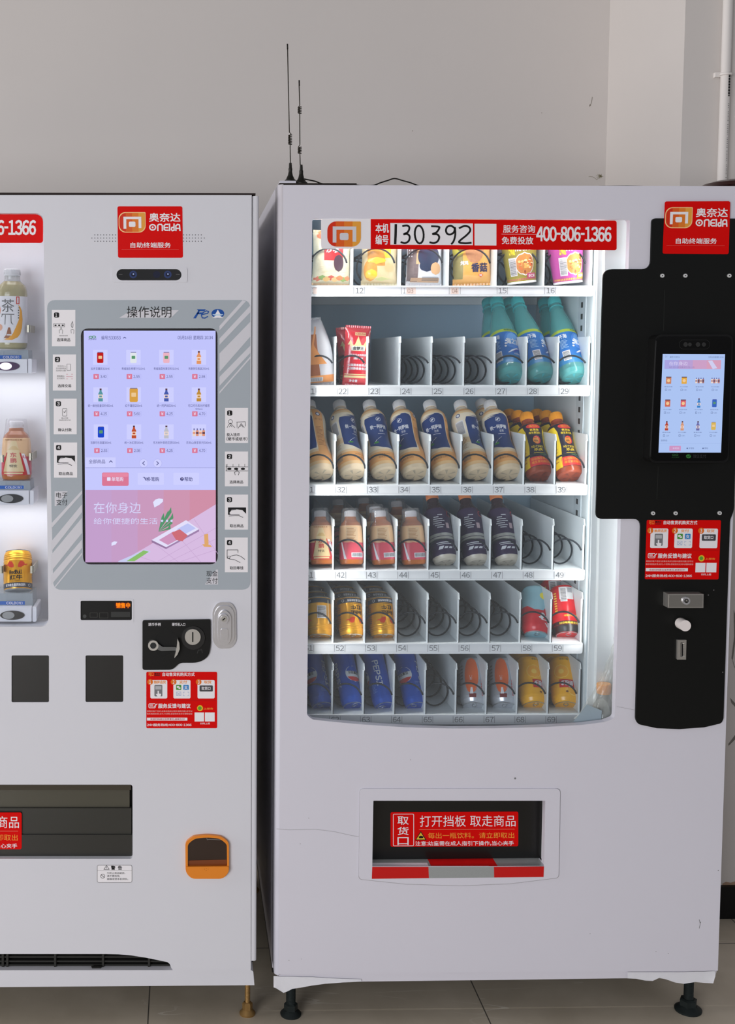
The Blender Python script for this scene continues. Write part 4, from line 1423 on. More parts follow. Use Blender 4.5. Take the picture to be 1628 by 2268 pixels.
b = MB(); delivery_sticker(Print(b, .0418, lambda x, y: (x, y + (1006 - x) * .004))); part(b, 'pickup_sticker', RM)

# payment panel
pp = bpy.data.objects.new('payment_panel', None); COL.objects.link(pp); pp.parent = RM
pan = fillet([(1444, 483.5), (1643, 484), (1626, 1130), (1617, 1152), (1602.5, 1592), (1598, 1602), (1560, 1611), (1505, 1615), (1455, 1613), (1413, 1604), (1408, 1592), (1419.5, 1149.5), (1320, 1149.5), (1336.5, 596), (1441, 596)], [9, 8, 10, 6, 3, 6, 0, 0, 0, 6, 4, 17, 14, 20, 20])
b = MB(); b.prism(pan, -.006, 0, BLACK); pr = Print(b, -.006)
seam = mat((44, 46, 44), .4)
pr.stroke([(1472, 642), (1469.5, 733)], .8, seam); pr.stroke([(1458, 1033), (1455, 1106)], .8, seam); pr.stroke([(1455, 1106), (1560, 1107)], .7, mat((24, 24, 24), .4))
for x, y in ((1569, 1318), (1601, 1489), (1581, 1307)): pr.disc(x, y, 1.3, GREYINK)
part(b, 'backplate', pp, bevel=.0012)
for x, y in ((1467.5, 610.5), (1518.5, 610.5), (1616, 610.5), (1447, 1137), (1497, 1137), (1594.5, 1136.5)):
    b = MB(); b.prism(oval(x, y, 4.4, 4.3, 16), -.009, -.006, mat((222, 222, 222), .35, .3)); Print(b, -.009).disc(x, y, 1.4, DARK)
    part(b, 'screw', pp)
b = MB(); service_sticker(Print(b, -.0062, quad_tf((260, 457, 404, 571), [(1472.5, 446), (1617.5, 445.5), (1614, 563), (1467.5, 562)]))); part(b, 'service_sticker', pp)
b = MB(); guide_sticker(Print(b, -.0062, quad_tf((324, 1488, 481, 1613), [(1432.5, 1151.5), (1597, 1152), (1591.5, 1283.5), (1428, 1283)]))); part(b, 'guide_sticker', pp)
# tablet terminal
b = MB()
tb = fillet([(1452, 741), (1624, 741), (1614, 1025), (1438, 1025)], 15)
b.prism(tb, -.045, -.006, mat((13, 13, 13), .3)); b.prism([(1533 + (x - 1533) * .965, 883 + (y - 883) * .97) for x, y in tb], -.049, -.044, mat((10, 10, 10), .15))
pr = Print(b, -.049)
pr.frame(1504, 752.5, 1572.5, 773.5, .8, mat((40, 40, 40), .4), 0, r=10)
for x, q in ((1518.5, 5), (1528, 4.2), (1546, 5), (1559, 4.6)): pr.disc(x, 763, q, mat((48, 48, 48), .25), 1)
gn = mat((44, 84, 46), .4)
pr.ring(1492, 1007.5, 3.6, 1.2, gn, 1, 2.4); pr.ring(1499, 1007.5, 3.6, 1.2, gn, 1, 2.4); pr.text('zlyhand', 1488, 1011, 1504, 1014.5, gn, 1)
pr.disc(1525, 1010.5, 5.6, mat((52, 120, 56), .4), 1, 4.4); pr.stroke([(1522, 1010), (1524.5, 1012.5), (1529, 1008.5)], 1.1, BLACK, 2)
pr.text('微信支付', 1535, 1006, 1564, 1014.5, mat((50, 50, 52), .4), 1)
part(b, 'tablet_body', pp, bevel=.002)
b = MB(); pr = Print(b, -.0494, quad_tf((0, 0, 138, 218), [(1468, 784), (1606, 784.5), (1597, 1002.5), (1458.5, 1002.5)]))
TB = emit((172, 196, 242)); NV = emit((90, 105, 150)); TC = emit((180, 202, 246))
pr.rect(0, 0, 138, 218, TB)
pr.ring(7, 5.5, 2, .8, NV); pr.ring(10, 5.5, 2, .8, NV); pr.text('编号:533051', 16, 4.5, 38, 8.5, NV, 1, 0, 1); pr.text('05月16日星期四 10:34', 101, 4.5, 135, 8.5, NV, 1, 0, 1)
for k, c in enumerate(((170, 165, 225), (185, 160, 212), (204, 160, 198), (212, 158, 186))): pr.rect(5 + 31.2 * k, 13, 5 + 31.2 * (k + 1), 33, emit(c), 1)
W2 = emit((222, 214, 244))
pr.text('在你身边', 15, 16.5, 56, 25, W2, 2); pr.text('给你便捷的生活', 15, 27.5, 72, 31, emit((150, 130, 180)), 2, 0, 1)
pr.poly([(101, 15), (110, 14), (122, 31), (112, 33)], emit((206, 206, 240)), 2)
ks = [['bag', 'bag', 'set', 'set'], ['bag', 'bag', 'bottle', 'can'], ['bottle', 'bottle', 'bottle', 'can']]
cs = [[(200, 130, 100), (225, 170, 70), (160, 110, 110), (190, 130, 130)], [(205, 110, 90), (215, 100, 110), (60, 130, 200), (60, 100, 190)], [(180, 70, 50), (210, 150, 120), (110, 110, 170), (215, 180, 90)]]
for r2 in range(3):
    for c2 in range(4):
        x, y = 15.5 + 34.5 * c2, 58 + 50.5 * r2
        icon(pr, x, y, ks[r2][c2], cs[r2][c2], .72, 2)
        pr.text('可口可乐罐装' if (r2 + c2) % 2 else '香菇鸡面', x - 9, y + 13, x + 9, y + 15.5, NV, 1, 0, 1)
        pr.frame(x - 7, y + 19, x - 3, y + 23.5, .6, NV, 1); pr.text('%d.%d0' % (2 + (r2 * 4 + c2) % 4, (c2 * 3 + r2) % 10), x - 1, y + 20, x + 6, y + 23, NV, 1, 0, 1)
pr.text('全部商品', 4, 189, 18, 193, NV, 1, 0, 1); pr.rect(0, 197, 138, 197.5, emit((150, 172, 222)), 1)
pr.rect(23.5, 203, 49, 214, emit((205, 150, 195)), 1, r=1.5); pr.text('单笔购', 31, 206.5, 45, 210.5, W2, 2, 0, 1)
pr.disc(63, 208.5, 1.6, NV, 1); pr.text('多笔购', 66, 206.5, 78, 210.5, NV, 1, 0, 1); pr.disc(98, 208.5, 1.6, NV, 1); pr.text('帮助', 101, 206.5, 109, 210.5, NV, 1, 0, 1)
part(b, 'tablet_display', pp, 'lit pale blue display with product menu')
# lock, button, coin slot
b = MB(); b.prism([(1479.5, 1315.5), (1558.5, 1315.5), (1558, 1346.5), (1479, 1346.5)], -.032, -.006, STEEL)
b.prism([(1482, 1318), (1556, 1318), (1555.5, 1344.5), (1481.5, 1344.5)], -.0325, -.032, mat((182, 180, 176), .36, 1.0))
part(b, 'lock_plate', pp, bevel=.001)
b = MB(); b.prism(oval(1520.5, 1331, 8.6), -.036, -.032, CHROME); b.prism(oval(1520.5, 1331, 4.6), -.0365, -.036, DARK); b.prism(oval(1520.5, 1331, 2.6), -.037, -.0362, STEEL); b.prism([(1518, 1329.5), (1523, 1334), (1522, 1335), (1517, 1330.5)], -.0372, -.037, DARK)
part(b, 'key_cylinder', pp, bevel=.0006)
b = MB(); b.prism(oval(1508, 1380.5, 14.2), -.010, -.006, DARK); part(b, 'button_collar', pp, bevel=.001)
b = MB(); b.prism(oval(1518, 1386, 12.6, 12.2, 36), -.036, -.008, mat((232, 224, 222), .35)); part(b, 'push_button', pp, 'white push button', bevel=.003)
b = MB()
b.prism([(1500.5, 1417.5), (1520.5, 1417.5), (1519.5, 1461), (1499.5, 1461)], -.012, -.006, STEEL, [rrect(1507.5, 1423, 1516, 1455, 1)])
b.prism(rrect(1509, 1424, 1515, 1455, 1), -.0085, -.006, STEEL); b.prism(rrect(1510.5, 1426, 1513.8, 1453, 0), -.0088, -.0085, INK)
part(b, 'coin_slot', pp, bevel=.0015)

# lower plinth and the loose protective film
b = MB(); b.prism([(618, 2150), (1588, 2146), (1584, 2165), (1400, 2166.5), (1100, 2170.5), (720, 2175), (616, 2178)], .006, .05, CREAM); part(b, 'plinth', RM)
FILM = mat((222, 222, 228), .22, name='white_film', bump=.5, nscale=60)


def rag(pts, y0, amp):
    """ragged strip of film: top edge, bottom edge, rippled in depth"""
    bb = MB(); v = []; f = []
    nrow = 5
    for i, (x, ya, yb_) in enumerate(pts):
        for k in range(nrow):
            t = k / (nrow - 1)
            p = P(x, ya + (yb_ - ya) * t, y0 - amp * t * (0.3 + .7 * abs(math.sin(i * 1.7 + k))))
            v.append(tuple(p))
    for i in range(len(pts) - 1):
        for k in range(nrow - 1):
            f.append((i * nrow + k, i * nrow + k + 1, (i + 1) * nrow + k + 1, (i + 1) * nrow + k))
    nv = len(v)
    v += [(x, y + .0005, z) for x, y, z in v]
    f2 = [tuple(nv + j for j in reversed(q)) for q in f]
    bb.add(v, f + f2, FILM, True)
    return bb


b = rag([(606, 2162, 2187), (612, 2162, 2189), (620, 2163, 2194), (628, 2163, 2199), (636, 2163, 2196), (648, 2163, 2190), (666, 2164, 2187.5), (690, 2164, 2183), (720, 2166, 2179), (760, 2168, 2176), (800, 2169, 2174)], .003, .003)
part(b, 'loose_film', RM, 'torn white protective film')
b = rag([(1390, 2153, 2167), (1410, 2153, 2168), (1430, 2153, 2172), (1446, 2153, 2172.5), (1460, 2153, 2166), (1475, 2153, 2169), (1495, 2153, 2176), (1515, 2153, 2179), (1540, 2152, 2175), (1560, 2152, 2177), (1580, 2151, 2178), (1584, 2151, 2162)], .003, .003)
part(b, 'loose_film', RM, 'torn white protective film')
FD = mat((40, 46, 46), .5, .4, noise=.3, nscale=90, name='dark_steel_foot')
foot(RM, 644, 2247, .06, FD, .0105, .0245, Z_CB + .02)
foot(RM, 1524, 2236, .06, FD, .0105, .031, Z_CB + .02)
foot(RM, 700, 2247, .72, FD, .0105, .0245, Z_CB + .02); foot(RM, 1500, 2236, .72, FD, .0105, .031, Z_CB + .02)
# clear film stuck inside the corner of the window
b = MB(); v = []; f = []
nu, nv_ = 14, 26
for j in range(nv_ + 1):
    t = j / nv_
    xl = 1366 + (1272 - 1366) * max(0, (t - .12) / .88) ** 2.2 + random.uniform(-3, 3)
    xr = 1373 - 12 * t
    yy = 1300 + 292 * t
    for i in range(nu + 1):
        u = i / nu
        v.append(tuple(P(xl + (xr - xl) * u, yy, .038 + random.uniform(-.006, .006) * (1 - .3 * u))))
for j in range(nv_):
    for i in range(nu):
        k = j * (nu + 1) + i
        f.append((k, k + nu + 1, k + nu + 2, k + 1))
b.add(v, f, clear((252, 248, 238), .26, .1), True)
part(b, 'clear_film', RM, 'crumpled clear film in the window corner')
b = MB(); b.prism([(1264, 1606), (1300, 1560), (1333, 1574), (1331, 1606)], .028, .0285, mat((176, 186, 190), .4)); part(b, 'film_fold', RM)
# scuffs and the edge of the old film on the door
b = MB(); pr = Print(b, 0)
SC_ = mat((120, 120, 122), .6)
pr.stroke([(612, 1836), (640, 1838), (700, 1837), (740, 1842), (780, 1851), (822, 1857)], .7, mat((170, 168, 172), .5))
pr.stroke([(1366, 1565), (1408, 1573)], .6, mat((170, 168, 172), .5))
for x, y, q in ((1141, 1724, 2.2), (909, 1683, .8), (1551, 2043, 1.4), (1307, 2068, .7), (684, 1812, .8), (640, 2127, .8), (668, 2124, .7), (1480, 2112, .9), (665, 1869, .8), (1453, 2108, .8), (1591, 1928, 1.2)): pr.disc(x, y, q, SC_)
pr.stroke([(1549, 2037), (1551, 2046), (1549, 2056)], 1.1, SC_)
part(b, 'scuff_marks', RM)
# ------------------------------------------------------------------ goods
class Wrap:
    """artwork wrapped round a turned shape; u = arc length from the front, v = height, both in mm"""

    def __init__(self, mb, prof, lift=.3, sq=0.0):
        self.mb = mb
        self.sq = sq
        self.zs = [p[1] for p in prof]
        self.rs = [p[0] for p in prof]
        self.r0 = max(self.rs)
        self.lift = lift

    def pt(self, u, v, lay):
        r = float(np.interp(v, self.zs, self.rs)) + self.lift + .12 * lay
        a = u / self.r0
        if self.sq:
            ex = 2 + 6 * self.sq
            r *= (abs(math.cos(a)) ** ex + abs(math.sin(a)) ** ex) ** (-1 / ex)
        return (r * math.sin(a) / 1000, -r * math.cos(a) / 1000, v / 1000)

    def rows(self, rows, m, lay=0):
        """rows = [(v, u_left, u_right)] from bottom to top"""
        n = max(2, int(max(b - a for _, a, b in rows) / 4) + 1)
        out = []
        for (v0, a0, b0), (v1, a1, b1) in zip(rows, rows[1:]):
            st = max(1, int(abs(v1 - v0) / 3))
            for k in range(st + (1 if (v1, a1, b1) == rows[-1] else 0)):
                t = k / st
                out.append((v0 + (v1 - v0) * t, a0 + (a1 - a0) * t, b0 + (b1 - b0) * t))
        v, f = [], []
        for (vv, a, b_) in out:
            v += [self.pt(a + (b_ - a) * i / n, vv, lay) for i in range(n + 1)]
        for j in range(len(out) - 1):
            for i in range(n):
                k = j * (n + 1) + i
                f.append((k, k + 1, k + n + 2, k + n + 1))
        self.mb.add(v, f, m, True)

    def rect(self, u0, v0, u1, v1, m, lay=0):
        self.rows([(v0, u0, u1), (v1, u0, u1)], m, lay)

    def oval(self, cu, cv, ru, rv, m, lay=0, k0=-1.0, k1=1.0, n=12):
        rs = []
        for i in range(n + 1):
            t = k0 + (k1 - k0) * i / n
            w = ru * math.sqrt(max(0, 1 - t * t))
            rs.append((cv + rv * t, cu - w, cu + w))
        self.rows(rs, m, lay)

    def text(self, s, u0, v0, u1, v1, m, lay=2, bold=0.0, rot=0, res=1):
        v, f = glyphs(s, res)
        h = (v1 - v0) if rot in (0, 180) else (u1 - u0)
        for dx, dy in heavier(bold):
            out = []
            uv = []
            for a, b_ in v:
                if rot == 0: u, w = a, b_
                elif rot == 180: u, w = 1 - a, 1 - b_
                elif rot == 90: u, w = 1 - b_, a
                else: u, w = b_, 1 - a
                uv.append((u0 + u * (u1 - u0) + dx * h, v0 + w * (v1 - v0) + dy * h))
            tri = []
            todo = [(uv[q[0]], uv[q[i]], uv[q[i + 1]]) for q in f for i in range(1, len(q) - 1)]
            while todo:                      # long strokes are cut so that they follow the curve
                t = todo.pop()
                k = max(range(3), key=lambda i: abs(t[i][0] - t[(i + 1) % 3][0]))
                p, q, s = t[k], t[(k + 1) % 3], t[(k + 2) % 3]
                if abs(p[0] - q[0]) > 4.5:
                    mid = ((p[0] + q[0]) / 2, (p[1] + q[1]) / 2)
                    todo += [(p, mid, s), (mid, q, s)]
                else:
                    tri.append(t)
            for t in tri:
                out += [self.pt(a, b_, lay) for a, b_ in t]
            self.mb.add(out, [(3 * i, 3 * i + 1, 3 * i + 2) for i in range(len(tri))], m)
            lay += .25

    def barcode(self, u0, v0, u1, v1, lay=1, horiz=False):
        self.rect(u0, v0, u1, v1, PAPER, lay)
        rnd = random.Random(3)
        if horiz:
            y = v0 + 1.5
            while y < v1 - 2:
                h = rnd.choice((.5, .9, 1.3)); self.rect(u0 + 1.5, y, u1 - 1.5, y + h, GREYINK, lay + 1); y += h + rnd.choice((.6, .9))
        else:
            x = u0 + 1.5
            while x < u1 - 2:
                h = rnd.choice((.4, .7, 1.0)); self.rect(x, v0 + 1.5, x + h, v1 - 1.5, GREYINK, lay + 1); x += h + rnd.choice((.5, .8))


def mm(prof, d=0.0):
    return [((r + d) / 1000, z / 1000) for r, z in prof]


def sub(prof, z0, z1):
    zs, rs = [p[1] for p in prof], [p[0] for p in prof]
    out = [(float(np.interp(z0, zs, rs)), z0)] + [p for p in prof if z0 < p[1] < z1] + [(float(np.interp(z1, zs, rs)), z1)]
    return out


def dense(prof, step=6):
    out = []
    for a, b_ in zip(prof, prof[1:]):
        k = max(1, int((b_[1] - a[1]) / step))
        out += [(a[0] + (b_[0] - a[0]) * i / k, a[1] + (b_[1] - a[1]) * i / k) for i in range(k)]
    return out + [prof[-1]]


def smoothp(pts, step=4):
    """Catmull-Rom profile through (r, z) points"""
    out = []
    for i in range(len(pts) - 1):
        p0, p1, p2, p3 = pts[max(0, i - 1)], pts[i], pts[i + 1], pts[min(len(pts) - 1, i + 2)]
        k = max(1, int(abs(p2[1] - p1[1]) / step))
        for j in range(k):
            t = j / k
            f = lambda a, b_, c, d: .5 * (2 * b_ + (c - a) * t + (2 * a - 5 * b_ + 4 * c - d) * t * t + (3 * b_ - a - 3 * c + d) * t ** 3)
            out.append((f(p0[0], p1[0], p2[0], p3[0]), p1[1] + (p2[1] - p1[1]) * t))
    return out + [pts[-1]]


def cap(root, r, z0, z1, m, name='cap', ring=True):
    b = MB()
    b.lathe(mm([(r * .97, z0), (r, z0 + 1), (r, z1 - 2), (r * .93, z1 - .4), (r * .8, z1)]), m, 36)
    n = 40
    for k in range(n):                       # grip ribs
        a = 2 * math.pi * k / n
        p0 = Vector((math.cos(a), math.sin(a), 0)) * (r + .1) / 1000
        b.tube([(p0.x, p0.y, (z0 + 3) / 1000), (p0.x, p0.y, (z1 - 2.5) / 1000)], .00045, m, 4)
    return b.build(name, root)


def petal_base(b, r, m, dark):
    """moulded star foot of a plastic bottle, on its underside"""
    for k in range(5):
        a = 2 * math.pi * k / 5
        p = [(r * .12 * math.cos(a), r * .12 * math.sin(a)), (r * .86 * math.cos(a + .16), r * .86 * math.sin(a + .16)), (r * .86 * math.cos(a - .16), r * .86 * math.sin(a - .16))]
        b.add([(x / 1000, y / 1000, -.0002) for x, y in p], [(0, 1, 2)], dark)


MILK = mat((232, 208, 174), .28, name='milk_tea')
LBO, LBC = mat((240, 172, 100), .3, name='orange_label'), mat((240, 226, 202), .3, name='cream_label')
NAVYL = mat((22, 56, 118), .28, name='navy_label')
BRN = mat((150, 96, 50), .4)


def milk_tea():
    t = thing('tea_bottle', '', 'bottle')
    pf = smoothp([(25, 0), (30, 3), (32.6, 10), (33.2, 24), (32.6, 46), (30.6, 62), (28, 78), (27.2, 94), (28.2, 114), (30.4, 136), (31.4, 154), (29.6, 168), (23, 180), (14.5, 188), (13.6, 196)])
    b = MB(); b.lathe(mm(pf), MILK, 36); petal_base(b, 25, MILK, mat((196, 178, 154), .3)); b.lathe(mm([(16, 189), (16.6, 190.5), (16, 192)]), clear((235, 230, 225), .4), 30); b.build('body', t)
    lp = dense(sub(pf, 11, 178), 5)
    b = MB()
    ms = []
    for (r0, z0), (r1, z1) in zip(lp, lp[1:]):
        z = (z0 + z1) / 2
        ms.append(mat((240, 196, 140), .3) if z < 18 else LBO if z < 46 else mat((238, 204, 160), .3) if z < 56 else LBC if z < 78 else mat((238, 206, 164), .3) if z < 96 else LBC if z < 164 else mat((240, 206, 158), .3) if z < 171 else LBO)
    b.lathe(mm(lp, .25), LBO, 72, caps=(False, False), mats=ms)
    w = Wrap(b, pf, .45)
    w.rows([(58, 0, 34), (72, -34, 36), (96, -36, 36), (140, -36, 36), (150, -32, 36), (157, -12, 32), (161, 6, 24)], NAVYL, 0)
    wht = mat((226, 226, 230), .4)
    w.oval(4, 142, 6.4, 6.4, wht, 1); w.oval(4, 142, 5.4, 5.4, NAVYL, 2); w.rows([(139, 1, 3), (142, 0, 6), (145, 4, 8)], wht, 3)
    w.text('统一阿萨姆', -22, 116, 24, 127, wht, 1, .02); w.text('奶茶', 2, 106, 14, 113, wht, 1); w.rect(-4, 101, 18, 102, wht, 1)
    w.rows([(74, -22, -20), (84, -12, -10), (92, 2, 4)], wht, 1); w.oval(-14, 76, 7, 3, mat((70, 150, 70), .4), 2)
    w.rect(38, 22, 66, 172, LBO, 0)
    for k in range(16):
        w.rect(42, 66 + 3.6 * k, 62 - (k * 7 % 9), 67.2 + 3.6 * k, BRN, 1)
    w.text('统一企业', 42, 140, 62, 146, BRN, 1); w.oval(52, 158, 6, 6, NAVYL, 1); w.oval(52, 158, 4, 4, wht, 2)
    w.barcode(-66, 104, -42, 142, 1, True)
    for k in range(10): w.rect(-62, 62 + 3.6 * k, -44 - (k * 5 % 7), 63.2 + 3.6 * k, BRN, 1)
    w.oval(-52, 158, 6, 6, NAVYL, 1); w.oval(-52, 158, 4, 4, wht, 2)
    w.rect(-64, 26, -44, 48, mat((190, 150, 105), .4), 1)
    w.text('原味奶茶饮料', -16, 27, 18, 33, BRN, 1); w.text('净含量500ml', -12, 36, 14, 40, BRN, 1)
    b.build('label', t)
    cap(t, 15.2, 196, 216, mat((232, 230, 232), .35))
    return t


def tiger():
    t = thing('energy_drink_bottle', '', 'bottle')
    pf = smoothp([(26, 0), (30.5, 3), (32.4, 12), (32.2, 30), (29.6, 50), (27, 68), (27, 86), (29, 106), (29.4, 122), (25, 136), (15, 146), (14.4, 156)])
    b = MB(); b.lathe(mm(pf), mat((150, 66, 40), .18, name='red_brown_drink'), 36); petal_base(b, 26, MILK, mat((120, 50, 32), .3)); b.build('body', t)
    b = MB(); lp = dense(sub(pf, 14, 134), 5)
    DK = mat((38, 34, 52), .25)
    b.lathe(mm(lp, .25), DK, 72, caps=(False, False))
    w = Wrap(b, pf, .45)
    YL, OR, RD = mat((238, 206, 40), .3), mat((240, 150, 50), .3), mat((220, 52, 52), .3)
    for s in (1, -1):
        w.rows([(14, 30 if s > 0 else -62, 62 if s > 0 else -30), (70, 24 if s > 0 else -62, 62 if s > 0 else -24), (110, 24 if s > 0 else -62, 62 if s > 0 else -24), (126, 30 if s > 0 else -62, 62 if s > 0 else -30)], YL, 0)
        for k in range(9): w.rect(36 * s if s > 0 else -54, 30 + 9 * k, 54 if s > 0 else -36, 32 + 9 * k, BRN, 1)
    w.rect(-30, 15, 30, 40, RD, 0); w.text('运动强化蛋白质', -24, 30, 24, 37, OR, 1, .02); w.text('维生素功能饮料', -24, 21, 24, 28, OR, 1, .02)
    w.oval(0, 125, 20, 7, RD, 1); w.text('强化型', -12, 121.5, 12, 128.5, OR, 2, .02)
    w.text('氨基酸', -12, 111, 12, 116.5, YL, 1, .02); w.text('维生素饮料', -16, 103, 16, 109, YL, 1, .02)
    w.oval(2, 87, 11, 11, RD, 1); w.oval(0, 86, 9, 9, OR, 2)
    for k in range(4): w.rect(-8 + k, 80 + 4 * k, 6 - k, 81.4 + 4 * k, DK, 3)
    w.text('HI-TIGER', -17, 66, 17, 72, YL, 1, .03); w.text('乐虎', -12, 56, 12, 64, YL, 1, .03); w.rect(-14, 50, 14, 51.2, YL, 1); w.rect(-18, 45, 18, 46.4, mat((110, 170, 90), .4), 1)
    b.build('label', t)
    cap(t, 15.6, 155, 176, mat((240, 160, 40), .35))
    return t


def water():
    t = thing('water_bottle', '', 'bottle')
    pf = smoothp([(22, 0), (27, 3), (30.8, 12), (31.4, 24), (31.4, 110), (30, 122), (24.5, 155), (17, 188), (13, 202), (12.6, 212)])
    TL = clear((120, 205, 205), .4, .06)
    b = MB(); b.lathe(mm(pf), TL, 36); b.lathe(mm([(12, 1.5), (21, 1), (26, 5), (28, 14)]), clear((110, 200, 200), .45, .08), 30); petal_base(b, 24, MILK, mat((70, 160, 165), .2)); b.lathe(mm([(16.4, 199), (17, 200.5), (16.4, 202)]), clear((90, 200, 205), .6), 30); b.build('body', t)
    lp = dense(sub(pf, 24, 118), 5)
    ms = []
    for (r0, z0), (r1, z1) in zip(lp, lp[1:]):
        z = (z0 + z1) / 2
        ms.append(mat((44, 124, 178), .25) if z < 46 else mat((36, 108, 184), .25) if z < 112 else mat((170, 190, 60), .3))
    b = MB(); b.lathe(mm(lp, .25), ms[0], 72, caps=(False, False), mats=ms)
    w = Wrap(b, pf, .45)
    wht = mat((224, 230, 238), .3)
    w.oval(2, 86, 19, 24, mat((70, 130, 210), .25), 0); w.oval(4, 90, 15, 17, mat((104, 160, 222), .25), 1)
    w.text('海之言', -13, 74, 18, 90, wht, 2, .03)
    for q in ((-15, 76), (-13, 84), (-16, 69)): w.oval(q[0], q[1], 2.6, 2.6, wht, 2)
    w.rows([(52, -4, 2), (60, 4, 14), (66, 16, 24)], mat((30, 70, 170), .3), 1); w.rows([(50, -14, -10), (58, -4, 4), (64, 8, 16)], wht, 2)
    w.text('柠檬味饮料', 0, 44, 22, 50, wht, 2)
    w.text('汗海', -44, 92, -26, 104, wht, 1, .02); 
    for k in range(7): w.rect(-44, 66 + 3.4 * k, -27 - (k * 3 % 5), 67.2 + 3.4 * k, mat((160, 196, 226), .3), 1)
    w.barcode(-44, 32, -27, 58, 1, True)
    for k in range(12): w.rect(44, 50 + 3.6 * k, 66 - (k * 5 % 9), 51.2 + 3.6 * k, mat((130, 176, 216), .3), 1)
    w.text('电解质饮料', -14, 113, 18, 117, mat((60, 110, 70), .3), 1, .02)
    b.build('label', t)
    cap(t, 14.8, 211, 231, mat((64, 182, 186), .3))
    return t


PKR, PCH = mat((212, 82, 98), .25), mat((234, 190, 146), .25)


def pink_tea():
    t = thing('juice_bottle', '', 'bottle')
    pf = smoothp([(23, 0), (26.5, 2), (28, 8), (28.2, 30), (27.6, 64), (25.6, 90), (22, 99), (14.4, 107), (13.4, 114)])
    b = MB(); b.lathe(mm(pf), mat((186, 104, 46), .15, name='amber_drink'), 36, sq=.18); b.build('body', t)
    lp = dense(sub(pf, 11, 92), 5)
    ms = [PKR if (z0 + z1) / 2 < 50 else PCH for (r0, z0), (r1, z1) in zip(lp, lp[1:])]
    b = MB(); b.lathe(mm(lp, .25), PKR, 72, caps=(False, False), mats=ms, sq=.18)
    w = Wrap(b, pf, .6, .18)
    cr, rd = mat((226, 200, 150), .3), mat((200, 40, 40), .3)
    w.rows([(12, -26, 20), (20, -24, 18), (60, -15, 9), (84, -8, 3), (86, -7, 2)], cr, 0)
    w.rows([(12, 23, 30), (58, 12, 17)], PAPER, 0); w.rows([(46, 14, 44), (54, 14, 20)], PKR, 0)
    w.rows([(11.5, -28, 22), (18, -27, 20)], rd, 1); w.rect(-20, 13, 14, 16.5, cr, 2)
    for s in (-24.5, 16.5): w.rows([(18, s, s + 3), (60, s + (9 if s < 0 else -8), s + (11 if s < 0 else -6))], rd, 1)
    w.text('东', -9, 50, 3, 60, rd, 2, .02); w.text('鹏', -9, 38, 3, 48, rd, 2, .02); w.text('特饮', -10, 28, 4, 34, INK, 2, .01)
    w.rows([(66, -14, 8), (74, -6, 2)], mat((214, 178, 120), .3), 1); w.text('东鹏特饮维生素', -20, 86, 14, 90, BRN, 1)
    # back panel
    q = math.pi * 28
    w.barcode(q - 2, 16, q + 24, 27, 1); w.rect(q - 14, 54, q + 14, 88, mat((214, 180, 142), .3), 0)
    for k in range(9): w.rect(q - 12, 56 + 3.4 * k, q + 10 - (k * 5 % 7), 57 + 3.4 * k, BRN, 1)
    w.rows([(12, q - 18, q - 13), (52, q - 25, q - 22)], PAPER, 0); w.rows([(40, q - 30, q + 32), (50, q - 24, q + 26), (56, q - 30, q - 26)], PKR, 0)
    b.build('label', t)
    cap(t, 13.6, 113, 129, mat((236, 232, 234), .35))
    b = MB(); b.lathe(mm([(25.6, 91), (24, 99), (21.5, 112), (20, 131), (18.5, 134), (1, 134.5)]), clear((240, 238, 240), .1, .08), 30, sq=.18); b.build('dust_cap', t, 'clear plastic dust cap')
    return t


def dark_bottle():
    t = thing('tea_bottle', '', 'bottle')
    pf = smoothp([(20, 0), (26, 3), (30.4, 12), (31, 30), (31, 52), (29.6, 60), (31, 70), (31, 116), (28, 132), (17, 152), (14.4, 160), (14, 168)])
    base = mat((206, 196, 180), .3)
    b = MB(); b.lathe(mm(pf), mat((58, 40, 48), .15), 36, mats=[base if p[1] < 9 else mat((58, 40, 48), .15) for p in pf[:-1]]); petal_base(b, 22, MILK, mat((170, 160, 144), .3)); b.build('body', t)
    b = MB(); lp = dense(sub(pf, 11, 134), 5)
    DK = mat((62, 48, 78), .22)
    b.lathe(mm(lp, .25), DK, 72, caps=(False, False))
    w = Wrap(b, pf, .45)
    sv, wht = mat((196, 194, 186), .25, .6), mat((220, 220, 226), .3)
    w.rect(-97, 50, 97, 66, sv, 0); w.rect(-97, 57, 97, 58.6, DK, 1)
    w.rect(-24, 40, 6, 42, wht, 1); w.rect(-22, 36, 12, 37.4, wht, 1); w.rows([(24, -22, -12), (28, -20, -9), (32, -18, -7)], wht, 1); w.rows([(25, -8, 0), (30, -5, 3)], wht, 1); w.rows([(25, 3, 12), (30, 6, 14)], wht, 1); w.oval(22, 30, 5, 5, wht, 1); w.oval(22, 30, 4, 4, DK, 2)
    for k, (l_, r_) in enumerate(((-8, 4), (-18, -6), (-20, 2), (-20, 6), (-22, -2), (-18, 4), (-14, 0))):
        w.rect(l_, 112 - 5.4 * k, r_, 114.6 - 5.4 * k, wht, 1)
        for q in range(int((r_ - l_) / 3)): w.rect(l_ + 2 + 3 * q, 111.8 - 5.4 * k, l_ + 2.7 + 3 * q, 114.8 - 5.4 * k, DK, 2)
    w.rect(8, 78, 17, 92, mat((196, 170, 176), .3), 1)
    w.oval(26, 118, 8, 8, mat((190, 60, 60), .3), 1); w.oval(26, 118, 6.4, 6.4, DK, 2)
    w.barcode(-62, 74, -42, 90, 1, True)
    for k in range(9): w.rect(42, 72 + 4 * k, 68 - (k * 5 % 9), 73.4 + 4 * k, mat((150, 146, 160), .3), 1)
    b.build('label', t)
    cap(t, 14.8, 167, 187, mat((230, 140, 84), .35))
    return t


ALU = mat((196, 198, 200), .28, 1.0, name='aluminium')


